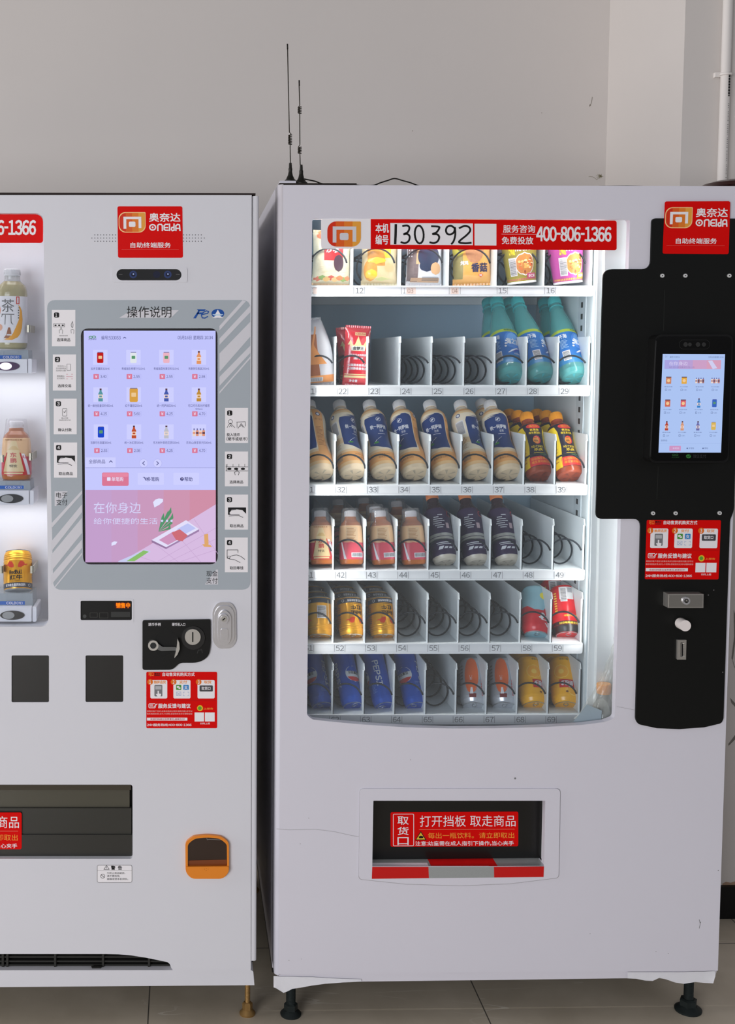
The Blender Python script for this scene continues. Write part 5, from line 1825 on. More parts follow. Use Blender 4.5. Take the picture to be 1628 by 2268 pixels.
def can_end(t, r, z, up, name='end'):
    """recessed can end with its pull tab"""
    b = MB()
    s = 1 if up else -1
    b.lathe(mm([(r, z - s * 2), (r + .7, z - s * .6), (r + .2, z), (r - 1, z - s * .4), (r - 2, z - s * 3), (2, z - s * 2.6)] if up else [(2, z + 2.6), (r - 2, z + 3), (r - 1, z + .4), (r + .2, z), (r + .7, z + .6), (r, z + 2)]), ALU, 36, caps=(not up, up))
    zz = z - s * 2.2
    b.tube([(5 * math.cos(a) / 1000, (8 + 8 * math.sin(a)) / -1000, zz / 1000) for a in [k * math.pi / 8 for k in range(16)]], .0011, ALU, 6, True)
    b.lathe(mm([(2.6, zz - .6), (2.6, zz + .6)]), ALU, 12)
    return b.build(name, t)


GOLD = mat((240, 170, 34), .26, .5, name='gold_can')


def gold_can():
    t = thing('drink_can', '', 'can')
    pf = [(25, 0), (27, 1.5), (28.6, 4), (30, 9), (30, 68), (29.2, 70), (30, 72), (30, 73.5), (29, 75.5), (29.7, 77.5), (28.8, 79.5), (29.2, 81.5), (27.6, 86), (25.6, 90)]
    b = MB(); b.lathe(mm(pf), GOLD, 72, mats=[ALU if p[1] < 4 else GOLD for p in pf[:-1]]); w = Wrap(b, pf, .2)
    NB = mat((34, 44, 62), .3)
    w.rect(-94.2, 6, 94.2, 17, NB, 0); w.text('红牛维生素风味饮料', -24, 8.5, 20, 14.5, PAPER, 1, .02); w.oval(31, 11.5, 3.4, 3.4, PAPER, 1); w.oval(31, 11.5, 2.5, 2.5, NB, 2)
    w.text('红牛', -13, 23, 13, 33.5, INK, 1, .03); w.text('RedBull', -14, 36, 13, 45, INK, 1, .04); w.rect(-9, 19.5, 9, 20.4, INK, 1)
    RB = mat((200, 60, 34), .35)
    for s in (1, -1):
        rows_ = [(51, 5, 11), (54, 4, 16), (58, 5, 19), (62, 7, 18), (65, 9, 14)]
        w.rows([(v, (a if s > 0 else -b_), (b_ if s > 0 else -a)) for v, a, b_ in rows_], RB, 1)
        w.rows([(v, (a if s > 0 else -b_), (b_ if s > 0 else -a)) for v, a, b_ in [(56, 18, 23), (58, 19, 25), (59, 22, 26)]], RB, 1)
    for k in range(9): w.rect(40, 26 + 4.4 * k, 58 - (k * 5 % 7), 27.6 + 4.4 * k, NB, 1)
    w.barcode(-62, 24, -40, 54, 1, True)
    w.rect(-68, 10, -66, 66, mat((235, 225, 190), .3, .3), 0)
    b.build('shell', t)
    can_end(t, 25.6, 92, True)
    return t


CANP = [(25.4, 2), (26, 5), (29.5, 12), (31, 18), (31, 104), (29, 110), (26, 114)]


def can_body(root, prof, base, draw, name='shell', top=115):
    b = MB(); b.lathe(mm(prof), base, 72); w = Wrap(b, prof, .2); draw(w); b.build(name, root)
    can_end(root, prof[0][0], 0, False)
    b = MB(); b.lathe(mm([(prof[-1][0], prof[-1][1]), (prof[-1][0] - 1.6, top), (prof[-1][0] - 3, prof[-1][1] - 2), (2, prof[-1][1] - 8)]), ALU, 32, caps=(False, True)); b.build('base', root)


def blue_red_can():
    t = thing('drink_can', '', 'can')

    def draw(w):
        rd = mat((214, 34, 48), .25)
        w.rows([(2.5, -97, 97), (46, -97, 97), (52, -97, 97)], rd, 0)
        w.rows([(52, -97, -12), (62, -97, -28), (70, -97, -60)], rd, 0); w.rows([(52, 8, 97), (66, 18, 97), (84, 34, 97)], rd, 0)
        yl = mat((238, 220, 60), .3)
        w.oval(12, 88, 12, 9, yl, 1); w.rows([(60, 20, 30), (68, 18, 32), (78, 26, 34)], yl, 2)
        wp = mat((230, 230, 230), .3)
        for p in ([(46, 4, 8), (42, 0, 12), (30, 2, 6)], [(48, 16, 20), (28, 14, 18)], [(40, 12, 34), (38, 12, 34)], [(30, 0, 30), (28, 4, 30)], [(46, 26, 29), (22, 24, 28)], [(22, 10, 14), (14, 18, 22)], [(36, -4, 2), (32, -2, 4)]):
            w.rows(sorted(p), wp, 2)
        w.text('罐装饮料', 6, 98, 26, 103, PAPER, 1, .01)
    can_body(t, CANP, mat((146, 190, 202), .25), draw)
    return t


def red_can():
    t = thing('drink_can', '', 'can')

    def draw(w):
        bk, yl = mat((28, 24, 26), .3), mat((236, 200, 60), .3)
        w.rect(-97, 2.5, 97, 26, bk, 0); w.text('正宗凉茶植物饮料', -26, 19, 24, 24, yl, 1, .03, 180)
        w.rect(-20, 78, 12, 108, mat((206, 206, 206), .3), 1); w.barcode(-18, 72, -3, 106, 2, True); w.rect(-1, 94, 10, 106, mat((150, 150, 155), .4), 2)
        w.text('净含量310毫升', -14, 36, 22, 41, yl, 1, .02, 180); w.text('加多宝', -16, 44, 12, 51, mat((150, 16, 20), .3), 1, .02, 180)
        for k in range(8): w.rect(-34, 50 + 6 * k, -27, 53 + 6 * k, yl, 1)
    can_body(t, CANP, mat((204, 22, 34), .24), draw)
    return t


def silver_can():
    t = thing('drink_can', '', 'can')

    def draw(w):
        og, rd = mat((234, 106, 46), .25), mat((204, 30, 44), .3)
        w.oval(-8, 66, 16, 46, og, 1); w.rows([(30, -1, 0), (60, 12, 14), (84, 10, 13), (98, 4, 6)], mat((180, 190, 205), .25, .5), 1)
        w.rows([(20, -12, -4), (36, -10, -6)], PAPER, 2); w.text('汽', -12, 54, -6, 66, PAPER, 3, 0, 180)
        w.text('Coca-Cola', 14, 30, 26, 98, rd, 1, .02, 270); w.text('可口', 16, 18, 24, 28, rd, 1, .02, 180)
        w.rect(-14, 12, 2, 21, mat((120, 24, 26), .3), 2)
        for k in range(5): w.rect(-40, 60 + 8 * k, -30, 64 + 8 * k, GREYINK, 1)
    can_body(t, CANP, mat((204, 206, 212), .26, .5), draw)
    return t


def yellow_can():
    t = thing('drink_can', '', 'can')

    def draw(w):
        pl, rd, gr = mat((250, 206, 90), .3), mat((208, 34, 34), .3), mat((60, 110, 80), .4)
        w.oval(-6, 74, 17, 17, pl, 0); w.oval(-6, 74, 15.6, 15.6, mat((244, 170, 40), .3), 1); w.oval(-6, 74, 6, 6, pl, 2)
        w.oval(20, 30, 15, 15, pl, 0); w.oval(20, 30, 13.6, 13.6, mat((244, 176, 34), .3), 1)
        w.rect(-12, 34, 22, 54, rd, 3); w.text('鲜橙多', -9, 39, 19, 51, PAPER, 4, .03, 180); w.text('一统', 8, 34.6, 18, 38, PAPER, 4, .01, 180)
        w.text('统一企业', -8, 102, 12, 107, gr, 1, .01, 180); w.text('橙汁饮料', 20, 62, 26, 88, mat((190, 90, 30), .3), 1, .01, 270); w.barcode(34, 60, 46, 98, 1, True)
        w.oval(4, 24, 3, 2.4, mat((120, 70, 20), .4), 4)
    can_body(t, CANP, mat((246, 178, 18), .24), draw)
    return t


def blue_can():
    t = thing('drink_can', '', 'can')
    pf = [(23.2, 2), (24, 5), (26, 12), (27, 18), (27, 134), (25.5, 140), (23, 145)]

    def draw(w):
        rd, wh, bl = mat((206, 36, 40), .25), mat((214, 216, 218), .25), mat((24, 82, 184), .22, .3)
        w.oval(0, 76, 21.5, 21.5, wh, 1); w.oval(0, 76, 20.3, 20.3, bl, 2, .34, 1); w.oval(0, 76, 20.3, 20.3, rd, 2, -1, -.4)
        w.text('百事可乐', -15, 75, 13, 83, INK, 3, .02, 180)
        for uc in (46, -46): w.text('PEPSI', uc - 7, 46, uc + 7, 112, wh, 1, .05, 270)
        for k in range(8): w.rect(24 + 0, 30 + 3.4 * k, 36 - (k * 3 % 5), 31.2 + 3.4 * k, mat((90, 130, 200), .3), 1)
    can_body(t, pf, mat((24, 82, 184), .22, .3, name='blue_can'), draw, top=146)
    return t


def noodle_cup(side, band, accent, word, cap_):
    t = thing('noodle_cup', '', 'noodle cup')
    pf = [(29, 0), (33, .5), (33.4, 4), (32.6, 5), (36, 40), (40, 84), (42.5, 108)]
    white = mat((232, 230, 230), .4)
    b = MB(); b.lathe(mm(pf), side, 72, mats=[white if p[1] < 4.5 else side for p in pf[:-1]]); w = Wrap(b, pf, .2)
    w.rect(-130, 6, 130, 13, band, 0)
    for k in range(24): w.rect(-60 + 5 * k, 7.5, -57.6 + 5 * k, 11.5, accent, 1)
    w.oval(10, 44, 27, 27, white, 1); w.oval(10, 44, 25, 25, mat((196, 130, 70), .4, noise=.3, nscale=300), 2)
    rnd = random.Random(11)
    cols = [mat(c, .4) for c in ((232, 150, 70), (240, 190, 120), (222, 110, 60), (245, 220, 170), (150, 80, 50), (236, 170, 90))]
    for k in range(30):
        a, q = rnd.uniform(0, 6.28), rnd.uniform(0, 19)
        w.oval(10 + q * math.cos(a), 44 + q * math.sin(a), rnd.uniform(2.4, 4.6), rnd.uniform(2, 3.8), cols[k % 6], 3 + k % 3, n=6)
    w.rect(14, 10, 44, 22, accent, 7); w.text(cap_, 18, 12.5, 40, 19.5, white, 8, .03)
    w.text(word, -12, 74, 40, 88, white, 3, .05); w.text('BIG', 6, 92, 34, 104, RED2, 3, .05)
    w.barcode(-34, 18, -13, 60, 2, True); w.text('合味道', -30, 66, -14, 100, mat((238, 216, 60), .4), 3, .02)
    b.build('cup', t)
    b = MB(); b.lathe(mm([(42.5, 107), (44.4, 108), (44.4, 110), (43, 111), (2, 111.2)]), white, 44); b.build('lid', t)
    return t


class Pouch:
    """pillow pack: w by h by t (mm), sealed at top and bottom; artwork drawn on its front in mm"""

    def __init__(self, w, h, t, m, crimp=6, back=None, seed=1, wrinkle=1.2, taper=None):
        self.taper = taper or (lambda q: 1.0)
        self.w, self.h, self.t = w, h, t
        rnd = random.Random(seed)
        self.ph = [(rnd.uniform(.03, .12), rnd.uniform(.03, .12), rnd.uniform(0, 6), wrinkle * rnd.uniform(.3, 1)) for _ in range(5)]
        self.mb = MB()
        nx, nz = 18, 22
        for s in (-1, 1):
            v, f = [], []
            for j in range(nz + 1):
                for i in range(nx + 1):
                    v.append(self.pt(-w / 2 + w * i / nx, h * j / nz, 0, s))
            for j in range(nz):
                for i in range(nx):
                    k = j * (nx + 1) + i
                    q = (k, k + 1, k + nx + 2, k + nx + 1)
                    f.append(q if s < 0 else tuple(reversed(q)))
            self.mb.add(v, f, m if s < 0 or back is None else back, True)

    def pt(self, u, v, lay, s=-1):
        a, b_ = min(1, abs(2 * u / self.w)), min(1, abs(2 * v / self.h - 1))
        d = self.t / 2 * (max(0, 1 - a ** 3.2)) ** .6 * (max(0, 1 - b_ ** 5)) ** .7
        wr = sum(q * math.sin(fx * u + fz * v + p) for fx, fz, p, q in self.ph) * .35
        x = u * (1 - .05 * (1 - b_)) * self.taper(min(1, max(0, v / self.h)))
        return (x / 1000, s * (d + (wr if d > 1 else 0) + .25 + .2 * lay) / 1000, v / 1000)

    def grid(self, u0, v0, u1, v1, m, lay=1, shape=None):
        nu, nv = max(1, int((u1 - u0) / 4)), max(1, int((v1 - v0) / 4))
        v, f = [], []
        for j in range(nv + 1):
            vv = v0 + (v1 - v0) * j / nv
            l, r = shape(j / nv) if shape else (0, 1)
            for i in range(nu + 1):
                v.append(self.pt(u0 + (u1 - u0) * (l + (r - l) * i / nu), vv, lay))
        for j in range(nv):
            for i in range(nu):
                k = j * (nu + 1) + i
                f.append((k, k + 1, k + nu + 2, k + nu + 1))
        self.mb.add(v, f, m, True)

    def oval(self, cu, cv, ru, rv, m, lay=1):
        def sh(t):
            w = math.sqrt(max(0, 1 - (2 * t - 1) ** 2))
            return (.5 - w / 2, .5 + w / 2)
        self.grid(cu - ru, cv - rv, cu + ru, cv + rv, m, lay, sh)

    def text(self, s, u0, v0, u1, v1, m, lay=3, bold=0.0):
        v, f = glyphs(s, 1)
        for dx, dy in heavier(bold):
            q = v1 - v0
            self.mb.add([self.pt(u0 + a * (u1 - u0) + dx * q, v0 + b_ * (v1 - v0) + dy * q, lay) for a, b_ in v], f, m)
            lay += .15


def pack(p, name, film=None):
    t = thing(name, '', 'snack pack')
    p.mb.build('wrapper', t)
    b = MB()
    for z0, z1 in ((-5, 0), (p.h, p.h + 5)):
        n = 24
        v = []
        for i in range(n + 1):
            x = (-p.w / 2 + p.w * i / n) * p.taper(0 if z0 < 0 else 1)
            for z in (z0, z1):
                for s in (-1, 1): v.append((x / 1000, (s * .4 + (.5 if i % 2 else -.5)) / 1000, z / 1000))
        f = []
        for i in range(n):
            k = 4 * i
            f += [(k, k + 4, k + 6, k + 2), (k + 1, k + 3, k + 7, k + 5), (k + 2, k + 6, k + 7, k + 3), (k, k + 1, k + 5, k + 4)]
        f += [(0, 2, 3, 1), (4 * n, 4 * n + 1, 4 * n + 3, 4 * n + 2)]
        b.add(v, f, film or p.mb.mats[0])
    b.build('seal', t)
    return t


def noodle_bag():
    CRM = mat((226, 214, 182), .22, noise=.18, nscale=70, bump=1.0, coat=1.0)
    p = Pouch(92, 118, 48, CRM, seed=5, wrinkle=3.5)
    ndl = mat((206, 190, 150), .3)
    rnd = random.Random(4)
    for k in range(34):
        u, v = rnd.uniform(-40, 30), rnd.uniform(18, 95)
        p.grid(u, v, u + rnd.uniform(6, 14), v + 1.1, ndl, 1)
    p.grid(-24, 52, 22, 100, mat((200, 34, 40), .25, coat=.5), 2); p.text('沙嗲', -19, 70, 12, 86, PAPER, 4, .03); p.text('拌面王', -16, 90, 14, 98, PAPER, 4, .02)
    p.oval(12, 46, 12, 20, mat((74, 46, 60), .3, coat=.4), 3)
    for k, c in enumerate(((222, 120, 90), (140, 170, 90), (228, 180, 110), (206, 84, 66), (236, 190, 130), (226, 130, 80), (150, 176, 100), (228, 150, 100))):
        p.oval(-36 + 10.4 * k, 9 + 3 * (k % 2), 9, 6, mat(c, .3), 1 + k % 3)
    for k in range(7): p.oval(-34 + rnd.uniform(0, 20), 104 + rnd.uniform(0, 12), 7, 5, mat((236, 150, 80) if k % 2 else (226, 110, 70), .3), 1 + k % 3)
    return pack(p, 'noodle_bag', mat((226, 190, 150), .25))


def yellow_bag():
    p = Pouch(84, 112, 44, mat((214, 192, 150), .2, noise=.1, nscale=55, bump=1.0, coat=1.0), seed=8, wrinkle=4)
    br, yl = mat((204, 140, 60), .3, noise=.25, nscale=200), mat((238, 186, 52), .25, coat=.5)
    p.grid(-30, 40, 12, 104, br, 1); p.oval(-22, 30, 16, 26, br, 2); p.grid(2, 58, 26, 106, yl, 2, lambda t: (.4 * (1 - t), 1)); p.oval(-8, 52, 22, 8, yl, 3); p.oval(-20, 20, 14, 12, yl, 3)
    p.oval(22, 36, 11, 12, mat((206, 178, 130), .3), 2); p.oval(4, 10, 30, 5, mat((190, 190, 130), .3), 2)
    return pack(p, 'noodle_bag', mat((214, 200, 160), .25))


def navy_pack():
    p = Pouch(86, 136, 42, mat((222, 222, 226), .25, coat=.7, bump=.6, nscale=45), seed=3, wrinkle=2)
    nv = mat((44, 56, 84), .3)
    p.grid(-42, 4, -18, 96, mat((120, 104, 104), .35, noise=.4, nscale=260), 1); p.grid(-26, 44, -6, 100, mat((222, 176, 130), .35), 2, lambda t: (.1, 1 - .5 * t))
    p.oval(6, 62, 27, 27, nv, 3); p.oval(2, 40, 18, 14, nv, 3); p.oval(24, 34, 13, 15, mat((218, 172, 126), .35), 4)
    for q in (-9, 8): p.oval(q, 18, 6.5, 3, nv, 3)
    p.grid(-34, 2, 34, 12, mat((196, 160, 130), .4), 2)
    for k in range(5): p.grid(-8, 6 + 1.9 * k, 32, 6.8 + 1.9 * k, GREYINK, 3)
    for k in range(6): p.grid(-40, 60 + 7 * k, -33, 63 + 7 * k, PAPER, 3)
    p.oval(0, 124, 24, 8, mat((232, 196, 150), .3), 2)
    return pack(p, 'snack_pack')


def orange_pack():
    p = Pouch(90, 116, 40, mat((226, 168, 84), .28, noise=.08, nscale=45, bump=.8, coat=.8), seed=9, wrinkle=2)
    p.grid(-45, 10, -24, 70, mat((150, 140, 90), .35, noise=.2, nscale=100), 1); p.oval(-34, 76, 12, 14, mat((190, 180, 70), .3), 2); p.oval(-30, 82, 6, 8, mat((96, 104, 60), .4), 3)
    p.oval(4, 76, 22, 30, mat((186, 132, 96), .4, noise=.25, nscale=240), 2)
    ik = mat((52, 52, 84), .35)
    p.text('香菇', -4, 26, 34, 46, ik, 4, .05); p.text('炖鸡', -30, 42, -12, 52, PAPER, 4, .02); p.oval(18, 18, 6, 5, mat((220, 96, 50), .4), 3); p.text('味', 15, 15.5, 21, 20.5, PAPER, 5, .02)
    p.grid(-20, 96, 44, 112, mat((238, 196, 60), .3), 1)
    return pack(p, 'snack_pack')


def bread_pack():
    p = Pouch(78, 150, 46, mat((222, 218, 222), .2, coat=.8, bump=.8, nscale=40), seed=12, wrinkle=3, taper=lambda q: 1 if q < .4 else 1 - .62 * ((q - .4) / .6) ** 1.6)
    og, br = mat((236, 154, 84), .3), mat((172, 104, 68), .35, noise=.2, nscale=120)
    p.grid(-34, 14, -2, 116, br, 1, lambda t: (.1 + .2 * t, 1 - .2 * t)); p.grid(-38, 46, 16, 134, og, 2, lambda t: (.15 + .3 * t, max(.25 + .3 * t, 1 - 1.3 * t + .3 * t * t))); p.grid(-38, 3, 38, 20, og, 2)
    rnd = random.Random(6)
    for k in range(12): p.oval(-22 + rnd.uniform(-8, 8), 24 + 5 * k, 2, 1.4, mat((225, 180, 140), .4), 3)
    p.grid(-26, 6, 4, 16, PAPER, 3)
    for k in range(12): p.grid(-24 + 2.2 * k, 7, -23 + 2.2 * k, 15, GREYINK, 4)
    return pack(p, 'bread_pack')


def red_pack():
    p = Pouch(60, 132, 24, mat((204, 30, 46), .22, coat=.9, bump=.9, nscale=50), seed=15, wrinkle=2)
    gd = mat((228, 206, 150), .3)
    p.grid(-19, 78, 21, 92, gd, 1, lambda t: (.1 * (1 - t), 1 - .1 * (1 - t)))
    for a, b_ in ((-20, -16), (-4, 4), (17, 23)): p.grid(a - 4, 92, b_ + 4, 104 if a != -4 else 112, gd, 1, lambda t: (.5 * t, 1 - .5 * t))
    for a in (-20, 0, 20): p.oval(a, 104 if a else 113, 2.6, 2.6, gd, 2)
    p.grid(-15, 79, 17, 89, mat((226, 222, 216), .35), 3); p.text('金锣王', -12, 80, 14, 88, INK, 4, .03)
    p.grid(-8, 114, 18, 121, gd, 1); p.text('CEDAN', -6, 115.5, 16, 119.5, RED2, 4, .03)
    p.text('高级玉米热狗肠', -18, 66, 22, 71, PAPER, 3, .02); p.text('金锣', -10, 58, 14, 63, PAPER, 3, .02)
    for k in range(2): p.text('火腿肠香肠食品', -22, 42 - 8 * k, 24, 48 - 8 * k, PAPER, 3, .02)
    p.grid(-28, 22, 28, 24, gd, 1); p.grid(-28, 15, 28, 20, gd, 1); p.text('净含量', -16, 5, 4, 11, PAPER, 3, .02)
    return pack(p, 'sausage_pack')


def clear_bottle():
    t = thing('water_bottle', '', 'bottle')
    pf = smoothp([(24, 0), (29, 4), (30, 14), (29, 60), (30, 110), (29, 130), (22, 156), (14, 172), (13.4, 184)])
    b = MB(); b.lathe(mm(pf), clear((214, 212, 204), .22, .06), 36); b.lathe(mm([(26, 3), (27.5, 14), (26.5, 60), (27.5, 108)]), clear((206, 200, 176), .3, .05), 30); b.build('body', t)
    b = MB(); lp = dense(sub(pf, 50, 112), 8); b.lathe(mm(lp, .3), mat((168, 186, 190), .3), 36, caps=(False, False)); b.build('label', t)
    cap(t, 16, 182, 206, mat((244, 160, 32), .35))
    return t


def tea_pi():
    t = thing('tea_bottle', '', 'bottle')
    pf = smoothp([(28, 0), (32, 3), (33.6, 10), (33.6, 118), (32.6, 132), (28, 144), (19, 152), (17.6, 156), (17.4, 166)])
    b = MB(); b.lathe(mm(pf), mat((176, 166, 128), .12, name='pale_tea'), 40, mats=[mat((176, 166, 128), .12) if p[1] < 151 else clear((226, 226, 224), .45, .08) for p in pf[:-1]], sq=.06); b.build('body', t)
    lp = dense(sub(pf, 14, 118), 6)
    b = MB(); b.lathe(mm(lp, .6), PAPER, 72, caps=(False, False), sq=.06)
    w = Wrap(b, pf, .9, .06)
    gy, og, yl = mat((100, 98, 98), .4), mat((232, 150, 110), .35), mat((240, 170, 66), .35)
    w.text('茶', -19, 82, 9, 111, gy, 1, -.02); w.rect(-19, 76.4, 9, 78, gy, 1); w.rows([(54, -12, -10.6), (76, -11, -9.4)], gy, 1); w.rows([(55, 5, 8), (57, 2.4, 4.4), (62, 1.6, 3), (76, 1.2, 2.8)], gy, 1); w.rows([(71, -20, -18.8), (76.4, -18.4, -16.6)], gy, 1)
    w.oval(-42, 86, 20, 21, og, 1); w.oval(-25, 48, 8, 8, mat((232, 176, 150), .35), 1)
    w.rows([(20, -14, 4), (26, -4, 16), (34, 6, 22), (48, 12, 26), (66, 19, 27.5), (84, 21, 26), (94, 19, 22), (98, 17, 18)], yl, 1)
    w.rows([(24, -14, -4), (32, -8, 3), (40, -6, 2), (48, -4, 0)], mat((156, 96, 62), .4), 2); w.rows([(30, -8, 4), (33, -6, 4)], PAPER, 3)
    w.rect(13, 100, 20, 117, mat((206, 66, 54), .4), 1); w.rect(15, 102, 18, 115, PAPER, 2)
    for k in range(5): w.oval(18 + (k == 0), 92 - 5.6 * k, 1.3, 1.5, gy, 2)
    b.build('label', t)
    cap(t, 18.4, 164, 180, mat((228, 228, 230), .35))
    return t


# ------------------------------------------------------------------ placing the goods
def copy_thing(src):
    c = src.copy(); COL.objects.link(c)
    for ch in list(src.children):
        d = ch.copy(); COL.objects.link(d); d.parent = c
        for g in list(ch.children):
            e = g.copy(); COL.objects.link(e); e.parent = d
    return c


_proto = {}


def get(maker, *a):
    k = (maker.__name__,) + a
    if k in _proto:
        return copy_thing(_proto[k])
    _proto[k] = maker(*a)
    return _proto[k]


def stand(o, base, top, yb, L, spin=0.0, flip=False, label=None, group=None, dy=0.0, sc=1.0):
    L *= sc
    # stand a thing with its lower end at pixel base (depth yb), its upper end on the ray of pixel top, L metres away
    p = P(base[0], base[1], yb)
    c = Vector((CAMX, -DIST, CAMZ))
    d = (P(top[0], top[1], yb) - c).normalized()
    w = p - c
    bq = w.dot(d)
    disc = bq * bq - (w.length_squared - L * L)
    q = c + d * (bq + math.sqrt(disc) if disc > 0 else bq)
    z = (q - p).normalized()
    if z.y < 0: z = Vector((z.x, 0, z.z)).normalized()
    loc = p
    if flip:
        loc, z = p + z * L, -z
    y = Vector((0, 1, 0)); y = (y - z * y.dot(z)).normalized()
    x = y.cross(z)
    m = Matrix((x, y, z)).transposed().to_4x4()
    o.matrix_world = Matrix.Translation(loc + Vector((0, dy, 0))) @ m @ Matrix.Rotation(math.radians(spin), 4, 'Z') @ Matrix.Scale(sc, 4)
    tag(o, label, None, group)
    return o


# snack row on top
yb1 = YS + .05
zf = lambda r_: rows[r_]['top']
stand(get(noodle_bag), (733, 628), (738, 512), yb1 + .012, .118, 6, label='clear bag of noodles with red label at the left end of the top tray', group='packets on the top tray')
stand(get(yellow_bag), (839, 628), (843, 520), yb1 + .012, .112, -4, label='yellow and clear bag of noodles above the number 12', group='packets on the top tray')
stand(get(navy_pack), (938, 628), (944, 496), yb1 + .012, .136, 3, label='white packet with a round navy patch above the number strip 103', group='packets on the top tray')
stand(get(orange_pack), (1045, 628), (1046, 516), yb1 + .012, .116, -3, label='orange packet with dark lettering above the number 04', group='packets on the top tray')
stand(get(noodle_cup, mat((150, 138, 60), .35), mat((166, 150, 60), .35), mat((190, 70, 110), .35), 'NOODLES', '虾仁味'), (1156, 628.5), (1149, 521), yb1, .111, -12, label='olive green cup of instant noodles above the number 15', group='noodle cups on the top tray')
stand(get(noodle_cup, mat((178, 74, 148), .35), mat((170, 84, 120), .35), mat((232, 176, 60), .35), 'NOODLE', '海鲜味'), (1258, 628.5), (1252, 521), yb1, .111, 2, label='magenta cup of instant noodles above the number 16', group='noodle cups on the top tray')
# second tray
stand(get(bread_pack), (708, 850), (697, 706), YS + .05, .150, 10, label='white and orange bread packet at the left end of the second tray', group='packets on the second tray')
stand(get(red_pack), (786, 851), (794.5, 717), YS + .045, .136, 2, label='red packet with a pale crown, in front above the number 22', group='packets on the second tray')
stand(get(red_pack), (780, 850), (771, 724), YS + .12, .136, 2, label='red packet half hidden behind another red packet above the number 22', group='packets on the second tray')
for n_, bx_, tx_, sp in ((27, 1131.8, 1099, 14), (28, 1199.4, 1144, 58), (29, 1272, 1226, 38)):
    for k in (0, 1):
        stand(get(water), (bx_, 838.5), (tx_, 662.5), YS + .052, .231, sp + 30 * k, sc=1.05, dy=.082 * k, group='blue water bottles on the second tray',
              label=('clear teal bottle with blue label, foremost above the number %d' if not k else 'teal bottle mostly hidden behind the front one above the number %d') % n_)
# third tray
for k, (bx_, tx_, sp) in enumerate(((712, 684, -66), (783, 750.5, 36), (853, 816.5, 8), (920.5, 882.5, -34), (989, 950, -24), (1057.7, 1018, 52), (1126.5, 1084, -8))):
    n_ = 31 + k
    stand(get(milk_tea), (bx_, 1051.5), (tx_, 892), YS + .052, .216, sp, group='milk tea bottles on the third tray',
          label='cream and navy milk tea bottle with white cap above the number %d' % n_ if k else 'cream and navy milk tea bottle cut off by the left edge of the third tray')
stand(get(milk_tea), (1126.5, 1051.5), (1084, 892), YS + .052, .216, 60, dy=.085, label='milk tea bottle hidden behind the front bottle above the number 37', group='milk tea bottles on the third tray')
for n_, bx_, tx_, sp in ((38, 1196.5, 1164.6, 4), (39, 1263.5, 1229, 14)):
    for k in range(3):
        stand(get(tiger), (bx_, 1056.5), (tx_, 918), YS + .05, .176, sp + 24 * k, dy=.08 * k, group='orange capped energy drinks on the third tray',
              label=('dark and yellow energy drink bottle, foremost above the number %d', 'orange capped bottle second from the front above the number %d', 'orange capped bottle third from the front above the number %d')[k] % n_)
# fourth tray
for n_, bx_, tx_, sp in ((41, 713, 708.5, 0), (42, 778, 775.2, 180), (43, 850, 841, 180), (44, 917, 909, 180)):
    stand(get(pink_tea), (bx_, 1251), (tx_, 1126.5), YS + .048, .1345, sp, group='pink labelled bottles on the fourth tray',
          label='pink and peach bottle with clear dust cap above the number %d' % n_ if n_ > 41 else 'pink and peach bottle with a cone on its label, left end of the fourth tray')
for n_, bx_, tx_, dy_, w_ in ((42, 778, 775.2, .225, 'far behind'), (43, 850, 841, .078, 'right behind'), (43, 850, 841, .26, 'third in line behind'), (44, 917, 909, .19, 'far behind')):
    stand(get(pink_tea), (bx_, 1251), (tx_, 1126.5), YS + .048, .1345, 180, dy=dy_, group='pink labelled bottles on the fourth tray', label='white capped bottle %s the front one above the number %d' % (w_, n_))
for n_, bx_, tx_, sp in ((45, 987, 955, 10), (46, 1056.5, 1028, 0), (47, 1124.8, 1097, 6)):
    stand(get(dark_bottle), (bx_, 1247), (tx_, 1092), YS + .05, .187, sp, group='dark purple bottles on the fourth tray', label='dark purple bottle with silver band and orange cap above the number %d' % n_)
# fifth tray
for n_, bx_, tx_, sp in ((51, 709, 707.8, 95), (52, 779.5, 774, -20), (53, 848.6, 842, -18)):
    for k in range(3):
        stand(get(gold_can), (bx_, 1411.5), (tx_, 1326.5), YS + .045, .092, sp, flip=True, sc=1.03, dy=.068 * k, group='gold cans on the fifth tray',
              label=('gold drink can standing upside down, foremost above the number %d', 'gold can second from the front above the number %d', 'gold can third from the front above the number %d')[k] % n_)
stand(get(blue_red_can), (1187, 1409), (1184.6, 1306.7), YS + .045, .115, 0, sc=1.06, label='pale blue and red drink can above the number 58', group='cans on the fifth tray')
for k in range(2):
    stand(get(red_can), (1257, 1409), (1246.4, 1304), YS + .045, .115, 0, sc=1.06, dy=.08 * k, group='cans on the fifth tray', label='red and black drink can, foremost above the number 59' if not k else 'red can standing behind the front one above the number 59')
